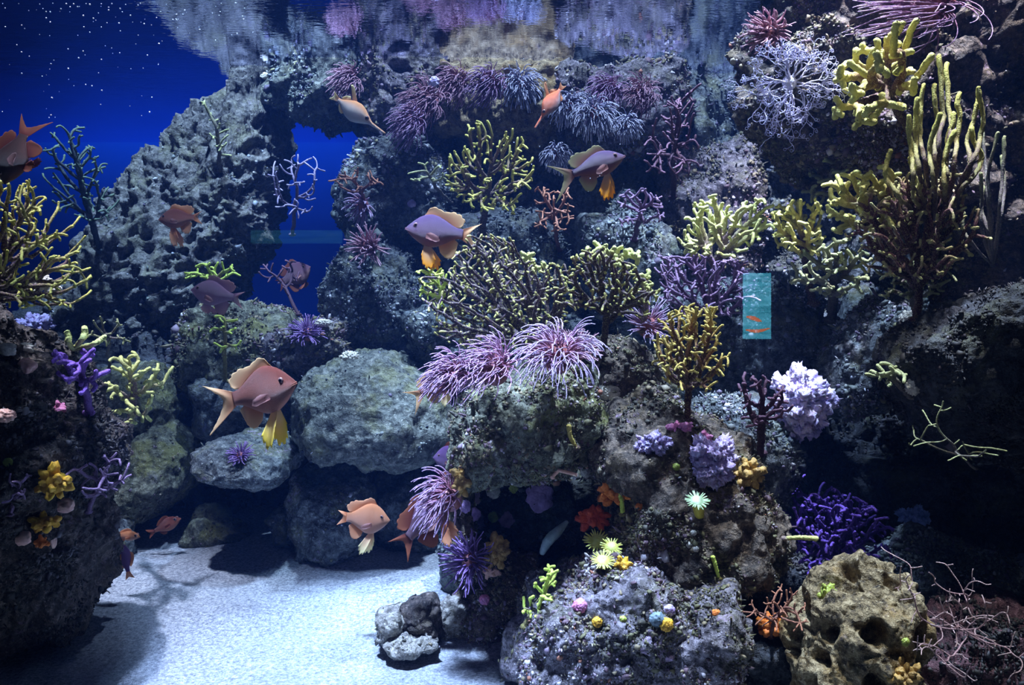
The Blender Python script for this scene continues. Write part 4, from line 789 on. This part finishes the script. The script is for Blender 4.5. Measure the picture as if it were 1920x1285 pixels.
def sponge(name, label, cat, px, py, rx, ry, mt, f=5, amp=.35, seed=1, sub=5, depth=.7, d=None, spike=False, group=None, out=.35):
    hd, _ = hit(px, py); hd = d or hd; r = (rx+ry)/2*hd/F
    c = P(px, py, hd-r*out); sc = np.array((rx/((rx+ry)/2), depth, ry/((rx+ry)/2)))
    if name in ('sponge', 'crust', 'soft_coral') and (rx+ry)/2 > 9 and mt != 'dpur':
        rng = np.random.default_rng(seed); soft = name == 'soft_coral'; n = int((70 if soft else 22)*min(2, max(.5, (rx+ry)/60))) ; mb = MB(); U, T = ico(3)
        k = 1+.34*fbm(U*1.4+seed, 2, seed)
        mb.add(c+U*k[:, None]*r*.78*sc, None, T)
        for i in range(n):
            z = 1-2*(i+.5)/n; a = i*2.39996+rng.normal(0, .2); q = np.array((math.cos(a)*math.sqrt(1-z*z), z, math.sin(a)*math.sqrt(1-z*z)))
            if q[1] > .5: continue
            kk = 1+.34*fbm(q[None]*1.4+seed, 2, seed)[0]; rr = r*(.20 if soft else .30)*rng.uniform(.6, 1.25)
            p = c+q*kk*sc*r*.86; h = 1+(.55 if soft else .28)*fbm(U*(4.2 if soft else 2.2)+i*3.1+seed, 3, seed)
            st = U+q[None]*(U@q)[:, None]*rng.uniform(.1, .8)
            mb.add(p+st*h[:, None]*rr, None, T)
        o = mb.build(name, SM[mt])
    else:
        V, T = lump_mesh(c, r, sc, f, amp, sub, seed, spike); o = mesh_np(name, V, T, SM[mt])
    tag(o, label, cat, group); return o
def polyp(label, px, py, r, mt='cup', stemm='stem', h=0, lean=(0, 0), d=None, seed=1, name='cup_coral', tips=None):
    """little stalked polyp: column, disc, ring of tentacles"""
    hd, _ = hit(px+lean[0]*0, py+h*.6); hd = min(hd, hd) if d is None else d; m = hd/F; rng = np.random.default_rng(seed)
    top = P(px, py, hd-.012-r*m*.6); bot = P(px+lean[0], py+max(h, r*.6), hd+.004); root = empty(name, bot); tag(root, label, 'coral')
    mb = MB(); c = smooth_path([bot, (bot+top)/2+np.array((0, -.003, 0)), top], 12); mb.tube(c[:-2], np.linspace(.42, .5, len(c)-2)*r*m, np.ones(len(c)-2), 14); mb.build('stalk', SM[stemm], root)
    ax = np.array((0, -.55, .83)); u = np.array((1., 0, 0)); v = np.cross(ax, u); mb = MB(); U, T = ico(3)
    mb.add(top+(U[:, :1]*u+U[:, 1:2]*v+U[:, 2:]*ax*.4)*r*m*.6, None, T); mb.build('oral_disc', SM[mt], root)
    for k in range(26):
        a = k*2*math.pi/26+rng.normal(0, .06); q = math.cos(a)*u+math.sin(a)*v; L = r*m*rng.uniform(.42, .66); lift = rng.uniform(.1, .6)
        mb = MB(); mb.tube([top+q*r*m*.42, top+q*(r*m*.42+L*.5)+ax*L*.4*lift, top+q*(r*m*.45+L)+ax*L*.6*lift], np.array((.085, .07, .045))*r*m, np.zeros(3), 5); mb.build('tentacle', SM[mt], root)
    return root
def growths():
    sp = sponge
    sp('sponge', 'bright yellow-orange lumpy sponge on the left foreground rock', 'sponge', 101, 905, 30, 24, 'yel', 4, .5, 1, out=.6)
    sp('sponge', 'smaller yellow-orange branching sponge below the bright yellow lump', 'sponge', 86, 978, 28, 12, 'yel', 5, .5, 2, out=.6)
    sp('clam', 'rounded peach shell right of the yellow-orange sponges', 'shell', 122, 948, 17, 13, 'peach', 2, .15, 3, out=.6)
    sp('clam', 'round peach shell left of the small orange-centred patch', 'shell', 44, 1010, 14, 13, 'peach', 2, .15, 4, out=.6)
    sp('sponge', 'small orange sponge between two peach shells at the left', 'sponge', 78, 1018, 14, 11, 'org', 6, .4, 5, out=.6)
    sp('clam', 'peach shell just right of the small orange sponge at the left', 'shell', 99, 1014, 7, 15, 'peach', 2, .15, 6, out=.6)
    sp('clam', 'pink-orange shell at the left edge below the pale shells', 'shell', 8, 780, 18, 12, 'peach', 3, .3, 7, out=.6)
    sp('clam', 'salmon shell below the two pale mushroom-like shells', 'shell', 52, 685, 17, 14, 'peach', 2, .2, 8, out=.6)
    sp('clam', 'pale rounded shell above the salmon shell', 'shell', 46, 655, 16, 11, 'cream', 2, .2, 9, out=.6)
    sp('clam', 'pale rounded shell at the left edge beside its twin', 'shell', 14, 655, 17, 12, 'cream', 2, .2, 10, out=.6)
    sp('soft_coral', 'fluffy pale lavender tuft under the left edge fan', 'soft coral', 62, 616, 32, 24, 'lav', 9, .35, 11, spike=True, out=.6)
    for i, (x, y, r, l) in enumerate(((78, 528, 17, 'upper'), (100, 545, 14, 'right'), (62, 548, 15, 'lower left'))): sp('clam', f'whitish barnacle lump behind the left edge fan, {l} of three', 'shell', x, y, r, r*.8, 'cream', 3, .4, 12+i, d=1.56, out=0)
    sp('crust', 'pink crusty patch on the left foreground rock', 'crust', 112, 768, 14, 12, 'pink', 6, .4, 16)
    sp('sponge', 'tiny yellow ball at the left edge of the left foreground rock', 'sponge', 15, 867, 8, 7, 'lime', 5, .3, 17)
    # centre
    sp('sponge', 'orange folded sponge near the lime finger in the centre', 'sponge', 1152, 925, 28, 22, 'org', 5, .5, 18, out=.5, spike=True)
    sp('sponge', 'red-orange crinkled sponge below the orange folded one', 'sponge', 1114, 969, 27, 19, 'red', 9, .5, 19, d=1.62, out=.3, spike=True)
    sp('soft_coral', 'large lavender bubbly soft coral on the central brown rock', 'soft coral', 1338, 868, 40, 46, 'lav', 12, .30, 20, spike=True, sub=6, out=.5)
    sp('soft_coral', 'small lavender soft coral to the left of the large one', 'soft coral', 1228, 832, 30, 17, 'lav', 8, .40, 21, spike=True, out=.5)
    sp('soft_coral', 'big glowing white and violet puff behind the maroon fan', 'soft coral', 1503, 755, 50, 60, 'wht', 15, .20, 22, spike=True, sub=6, out=.4, d=1.80)
    sp('sponge', 'mustard yellow knobbly sponge right of the large lavender soft coral', 'sponge', 1405, 888, 26, 24, 'mus', 5, .5, 23, out=.5)
    sp('sponge', 'small yellow-orange sponge by the pale green polyp cluster', 'sponge', 1167, 1058, 15, 13, 'yel', 5, .5, 24, out=.5)
    sp('sponge', 'mustard sponge column left of the dark hollow', 'sponge', 932, 1035, 22, 28, 'mus', 6, .5, 25, d=1.74, out=.4)
    sp('sponge', 'peach encrusting patch on the small brown rock', 'sponge', 921, 1072, 18, 11, 'peach', 2, .3, 26)
    sp('sponge', 'tan orange crust on the rock edge beside the lavender anemone', 'sponge', 866, 905, 15, 30, 'mus', 6, .5, 27, out=.3)
    sp('crust', 'pink crust left of the pink and white patch on the brown rock', 'crust', 1278, 800, 26, 9, 'pink', 8, .5, 28)
    sp('crust', 'pink crust directly above the large lavender soft coral', 'crust', 1318, 822, 18, 10, 'pink', 8, .5, 29)
    for x, y, r, s in ((893, 928, 18, 30), (888, 965, 11, 31), (896, 976, 15, 32), (1012, 935, 24, 33), (950, 975, 14, 34), (872, 950, 10, 51)):
        sp('crust', 'round purple-grey patch on the recessed rock under the overhang, ' + {30: 'upper left of the set', 31: 'small one on the left', 32: 'lower left of the set', 33: 'largest, at the right', 34: 'lower middle one', 51: 'leftmost of the set'}[s], 'crust', x, y, r, r*1.05, 'dpur', 2, .25, s, depth=.3, out=.2)
    for x, y, r, mt, l, s in ((965, 916, 9, 'lime', 'yellow-green button on the recessed rock, upper one', 35), (925, 970, 9, 'lime', 'yellow-green button on the recessed rock, lower one', 36), (925, 922, 12, 'cream', 'pale crusted tuft between the purple patches', 37), (1268, 876, 6, 'lime', 'tiny lime dot on the brown rock left of the lavender coral', 38), (1098, 885, 9, 'cream', 'white and pink knob over the dark hollow', 39),
                              (1088, 1137, 12, 'pink', 'pink knob on the big mauve-grey rock', 40), (908, 1125, 9, 'pink', 'pink dot on the small brown rock', 41), (1120, 1167, 9, 'yel', 'small orange dot on the big mauve-grey rock', 42), (1168, 1162, 6, 'lime', 'tiny lime dot on the big mauve-grey rock', 43), (1250, 1172, 11, 'yel', 'orange-yellow knob low on the central pile', 44),
                              (1342, 1152, 8, 'org', 'tiny orange knob on the pale mottled rock', 45), (1300, 1000, 5, 'cream', 'small white ball on the brown rock, top of three', 46), (1292, 1022, 5, 'cream', 'small white ball on the brown rock, left of three', 47), (1305, 1030, 5, 'cream', 'small white ball on the brown rock, right of three', 48), (1698, 1205, 7, 'lime', 'lime green star among the whip tangle', 49), (772, 382, 7, 'lav', 'tiny lavender flower on the dark blue rock face', 50),
                              (1255, 1145, 10, 'lav', 'violet knob above the orange-yellow knob', 52), (1232, 1162, 13, 'slate', 'grey fuzzy knob left of the orange-yellow knob', 53), (1198, 950, 6, 'org', 'tiny orange bead right of the lime finger', 54)):
        sp('growth', l, 'growth', x, y, r, r, mt, 5, .4, s, sub=4)
    sp('soft_coral', 'bluish tuft right of the violet bushy coral', 'soft coral', 1712, 970, 28, 20, 'blu', 10, .5, 60, spike=True, d=1.95, out=.2)
    sp('sponge', 'lime crust on the top left shoulder of the porous tan rock', 'sponge', 1550, 1112, 14, 18, 'lime', 6, .5, 61, spike=True)
    sp('sponge', 'tan crust at the bottom edge beside the porous tan rock', 'sponge', 1692, 1268, 30, 22, 'mus', 6, .5, 62, sub=5)
    sp('sponge', 'rusty orange fuzzy sponge behind the rusty twigs', 'sponge', 1450, 1172, 26, 20, 'org', 9, .5, 63, d=1.50, spike=True)
    sp('growth', 'white knobby growth on top of the big round boulder', 'growth', 655, 672, 15, 11, 'cream', 4, .5, 64)
    sp('growth', 'small cream growth on the dark rock by the big boulder', 'growth', 606, 606, 14, 6, 'cream', 4, .5, 65)
    sp('growth', 'white square-looking growth right at the waterline', 'growth', 814, 152, 9, 9, 'wht', 2, .2, 66, d=2.5)
    sp('growth', 'pale growth at the waterline on the rock column', 'growth', 496, 142, 8, 6, 'cream', 2, .2, 67)
    sp('growth', 'bright white ringed barnacle on the dark overhanging rock', 'growth', 1712, 726, 13, 14, 'cream', 3, .4, 68)
    sp('growth', 'whitish round knob in the upper part of the slanting right rock', 'growth', 1705, 600, 15, 15, 'cream', 4, .4, 69)
    sp('growth', 'pale fuzzy knob between the lavender anemone and the blue rock', 'growth', 1140, 735, 20, 13, 'cream', 8, .5, 70)
    polyp('single pale green flower polyp on a yellow stalk', 1307, 940, 22, h=26, seed=1, lean=(4, 0))
    polyp('pale yellow flower polyp, top left of the cluster of three', 1120, 1016, 25, h=18, seed=2, mt='cupy')
    polyp('pale yellow flower polyp, right of the cluster of three', 1147, 1026, 21, h=16, seed=3, mt='cupy')
    polyp('pale yellow flower polyp, bottom of the cluster of three', 1130, 1052, 22, h=12, seed=4, mt='cupy')
    # sea cucumber, starfish arm, ring barnacle
    d = 1.62; c = smooth_path([P(1016, 1038, d), P(1028, 1015, d-.01), P(1045, 998, d-.01), P(1062, 980, d)], 24); mb = MB(); s = np.linspace(0, 1, len(c)); mb.tube(c, (.0035+.0062*np.sin(np.pi*np.clip(s*.9+.08, 0, 1))), s, 12, .08, np.random.default_rng(3)); o = mb.build('sea_cucumber', SM['slate']); tag(o, 'slate grey sea cucumber lying slantwise in the dark hollow', 'sea cucumber')
    d = hit(1060, 885)[0]-.02; d = min(d, 1.75); r = MB()
    for q in ([(1048, 882), (1018, 878)], [(1048, 882), (1035, 895)], [(1048, 882), (1078, 890)], [(1030, 880), (1020, 890)]): r.tube(smooth_path([P(x, y, d) for x, y in q]+[P(q[-1][0]+2, q[-1][1]+1, d)], 10), np.full(11, .0032)[:len(smooth_path([P(x, y, d) for x, y in q]+[P(0, 0, d)], 10))], np.zeros(len(smooth_path([P(x, y, d) for x, y in q]+[P(0, 0, d)], 10))), 7)
    o = r.build('branching_crust', SM['peach']); tag(o, 'pinkish branching growth over the dark hollow', 'coral')
growths()

# rough living crust on every rock: tufts and nodules nobody could count
def crusts():
    mats = {}
    def cm(name, cols):
        cols = [(p, tuple(x*(.5 if name[0] == 'd' else .85) for x in c)) for p, c in cols]
        if name in mats: return mats[name]
        m, nt, b = newmat(name); at = nd(nt, 'ShaderNodeAttribute', attribute_name='t'); r = nd(nt, 'ShaderNodeValToRGB'); r.color_ramp.interpolation = 'CONSTANT'; nt.links.new(at.outputs['Fac'], r.inputs[0]); e = r.color_ramp.elements
        while len(e) < len(cols): e.new(.5)
        for q, (p, c) in zip(e, cols): q.position = p; q.color = (*c, 1)
        nt.links.new(r.outputs[0], b.inputs['Base Color']); b.inputs['Roughness'].default_value = .7; mats[name] = m; return m
    warm = cm('warm_crust', [(0, (.05, .045, .03)), (.30, (.14, .13, .06)), (.5, (.24, .19, .11)), (.66, (.12, .07, .09)), (.80, (.24, .18, .24)), (.91, (.34, .30, .22)), (.965, (.36, .15, .09)), (.99, (.60, .56, .60))])
    cool = cm('cool_crust', [(0, (.03, .04, .06)), (.30, (.10, .12, .11)), (.55, (.19, .21, .20)), (.72, (.12, .10, .16)), (.84, (.24, .27, .32)), (.93, (.28, .27, .14)), (.985, (.55, .56, .62))])
    dark = cm('dark_crust', [(0, (.012, .012, .016)), (.35, (.035, .030, .026)), (.6, (.06, .05, .04)), (.78, (.045, .03, .045)), (.9, (.10, .09, .10)), (.97, (.22, .20, .22))])  # growth colours lowered to carry the shade on the dark rocks
    rng = np.random.default_rng(77); U, T = ico(1)
    cam_p = np.array((0, 0, ZC))
    for t, o in list(BV):
        me = o.data; nv = len(me.vertices); co = np.zeros(nv*3, np.float32); me.vertices.foreach_get('co', co); co = co.reshape(-1, 3).astype(float)+np.array(o.location)
        no = np.zeros(nv*3, np.float32); me.vertices.foreach_get('normal', no); no = no.reshape(-1, 3).astype(float)
        px = (co[:, 0])/co[:, 1]*F+960; py = HOR-(co[:, 2]-ZC)/co[:, 1]*F
        ok = np.where((((cam_p-co)*no).sum(1) > -.1) & (px > -60) & (px < 1980) & (py > -250) & (py < 1340))[0]
        if not len(ok): continue
        name = me.materials[0].name
        if 'porous' in name: continue
        boul = o.name.startswith(('boulder', 'stone', 'rock_column'))
        ext = (px[ok].max()-px[ok].min())*(py[ok].max()-py[ok].min())
        n = int(min(20000, ext/(22 if not boul else 200)))
        # clumped: thin out by noise
        cl = fbm(co[ok]*14, 3, 5); w = np.clip(cl+.6, .06, 1)**1.5; sel = rng.choice(ok, n, p=w/w.sum())
        m = co[sel, 1]/F; s = m*rng.gamma(3, .62, n)*1.05*(.7 if boul else 1)
        P0 = co[sel]; N0 = no[sel]; A = rng.normal(size=(n, 3)); A = np.cross(N0, A); A /= np.linalg.norm(A, axis=1, keepdims=True)+1e-9; B = np.cross(N0, A)
        el = np.where(rng.random(n) < .25, rng.uniform(1.2, 2.4, n), rng.uniform(.4, 1.0, n)); wd = np.where(el > 1.1, .42, rng.uniform(.7, 1.4, n))
        jit = 1+.45*rng.normal(size=(n, len(U), 1)); jit = np.clip(jit, .45, 1.6)
        V = P0[:, None]+(U[None, :, :1]*A[:, None]*wd[:, None, None]+U[None, :, 1:2]*B[:, None]*wd[:, None, None]*rng.uniform(.6, 1.4, (n, 1, 1))+(U[None, :, 2:]*N0[:, None]*el[:, None, None]))*s[:, None, None]*jit
        V = V+(N0*(s*el*.35)[:, None])[:, None]
        TT = (T[None]+(np.arange(n)*len(U))[:, None, None]).reshape(-1, 3)
        # colour follows patches as well as chance
        col = np.clip(.5+.45*fbm(P0*9, 3, 8)+rng.normal(0, .22, n), 0, .999)
        c = mesh_np('encrusting_growth', V.reshape(-1, 3), TT, dark if any(k in name for k in ('dark', 'umber')) else warm if any(k in name for k in ('brown', 'mauve', 'olive', 'tan')) else cool, parent=o, attr=np.repeat(col, len(U))); c['kind'] = 'stuff'
crusts()

# ------------------------------------------------------------------ bubbles
def bubbles():
    m, nt, b = newmat('air_bubble'); b.inputs['Base Color'].default_value = (.8, .88, 1, 1); b.inputs['Roughness'].default_value = .2; b.inputs['Specular IOR Level'].default_value = 1
    rng = np.random.default_rng(8); U, T = ico(2); me = None
    def put(px, py, d, r, lab, grp):
        nonlocal me
        c = P(px, py, d); c[2] = min(c[2], ZS-.006)
        if me is None: o = mesh_np('air_bubble', U*1., T, m, origin=(0, 0, 0)); me = o.data
        else: o = bpy.data.objects.new('air_bubble', me); C.objects.link(o)
        o.location = c; o.scale = (r*d/F,)*3; tag(o, lab, 'bubble', grp)
    for i in range(150):
        a = rng.random(); py = 6+215*rng.random()**1.9; px = rng.uniform(0, 300) if py > 80 else rng.uniform(0, 510)
        put(px, py, rng.uniform(1.0, 1.9), rng.uniform(.6, 1.6), 'tiny air bubble drifting in the blue water at the upper left', 'bubbles at the upper left')
    for i in range(45):
        put(rng.uniform(960, 1420), rng.uniform(60, 380), rng.uniform(1.1, 1.7), rng.uniform(.5, 1.2), 'tiny air bubble in front of the reef at the upper right of centre', 'bubbles right of centre')
bubbles()

# ------------------------------------------------------------------ front glass and the lit tank across the room it mirrors
def glass():
    m = bpy.data.materials.new('tank_glass'); m.use_nodes = True; nt = m.node_tree; nt.nodes.clear(); out = nd(nt, 'ShaderNodeOutputMaterial')
    fr = nd(nt, 'ShaderNodeFresnel'); fr.inputs['IOR'].default_value = 1.45; gl = nd(nt, 'ShaderNodeBsdfGlossy'); gl.inputs['Roughness'].default_value = .0; tr = nd(nt, 'ShaderNodeBsdfTransparent'); mx = nd(nt, 'ShaderNodeMixShader')
    nt.links.new(fr.outputs[0], mx.inputs[0]); nt.links.new(tr.outputs[0], mx.inputs[1]); nt.links.new(gl.outputs[0], mx.inputs[2]); nt.links.new(mx.outputs[0], out.inputs[0])
    GY = .60
    V = np.array([[-3.2, GY, -.2], [2.6, GY, -.2], [2.6, GY, 1.60], [-3.2, GY, 1.60]]); o = mesh_np('window_1', V, None, m, quads=[[0, 1, 2, 3]], smooth=False); tag(o, 'clear front glass of the aquarium', 'window', kind='structure')
    def lit(label, x0, x1, y0, y1, D, st, orange):
        a = P(x0, y1, D); b = P(x1, y0, D); y = 2*GY-D
        me = bpy.data.materials.new('lit_teal'); me.use_nodes = True; n2 = me.node_tree; n2.nodes.clear(); ou = nd(n2, 'ShaderNodeOutputMaterial'); em = nd(n2, 'ShaderNodeEmission'); co = objco(n2)
        mp = nd(n2, 'ShaderNodeMapping'); mp.inputs['Scale'].default_value = (4, 1, 60); n2.links.new(co, mp.inputs[0]); c = ramp_n(n2, noise_n(n2, mp.outputs[0], 1.4, 3), [(.35, (.03, .30, .42)), (.6, (.12, .62, .85)), (.8, (.35, .75, .95))])
        n2.links.new(c, em.inputs[0]); em.inputs[1].default_value = st; n2.links.new(em.outputs[0], ou.inputs[0])
        cx = (a[0]+b[0])/2; root = empty('lit_display', (cx, y, a[2])); tag(root, label, 'display')
        def slab(nm, lo, hi, mm):
            V = np.array([[p, q, r] for p in (lo[0], hi[0]) for q in (lo[1], hi[1]) for r in (lo[2], hi[2])]); return mesh_np(nm, V, None, mm, parent=root, quads=[[0, 1, 3, 2], [4, 6, 7, 5], [0, 4, 5, 1], [2, 3, 7, 6], [0, 2, 6, 4], [1, 5, 7, 3]], smooth=False)
        slab('panel', (a[0], y-.02, a[2]), (b[0], y, b[2]), me); slab('housing', (a[0]-.02, y-.06, a[2]-.02), (b[0]+.02, y-.02, b[2]+.02), m_dark)
        if orange:
            mo = bpy.data.materials.new('lit_orange'); mo.use_nodes = True; n3 = mo.node_tree; bb = n3.nodes['Principled BSDF']; bb.inputs['Emission Color'].default_value = (1, .25, .06, 1); bb.inputs['Emission Strength'].default_value = st*.9; bb.inputs['Base Color'].default_value = (0, 0, 0, 1)
            w_ = b[0]-a[0]; mb = MB()
            mb.tube(smooth_path([(a[0]+.1*w_, y+.004, b[2]-.70*(b[2]-a[2])), (a[0]+.45*w_, y+.004, b[2]-.74*(b[2]-a[2])), (a[0]+.62*w_, y+.004, b[2]-.76*(b[2]-a[2]))], 12), np.full(13, .006), np.zeros(13), 8) if False else None
            for q, r in (([(.06, .66), (.35, .69), (.62, .73)], .0065), ([(.04, .86), (.45, .88), (.92, .84)], .005)):
                c_ = smooth_path([(a[0]+u*w_, y+.003, b[2]-v*(b[2]-a[2])) for u, v in q], 12); mb.tube(c_, r*np.sin(np.linspace(.35, 2.8, len(c_))), np.zeros(len(c_)), 8)
            mb.build('orange_shape', mo, root)
    lit('small teal lit display mirrored in the front glass right of centre', 1396, 1446, 512, 636, 2.6, 12, True)
    lit('faint teal light strip mirrored in the front glass across the blue gap', 470, 640, 432, 456, 2.9, 1.4, False)
glass()
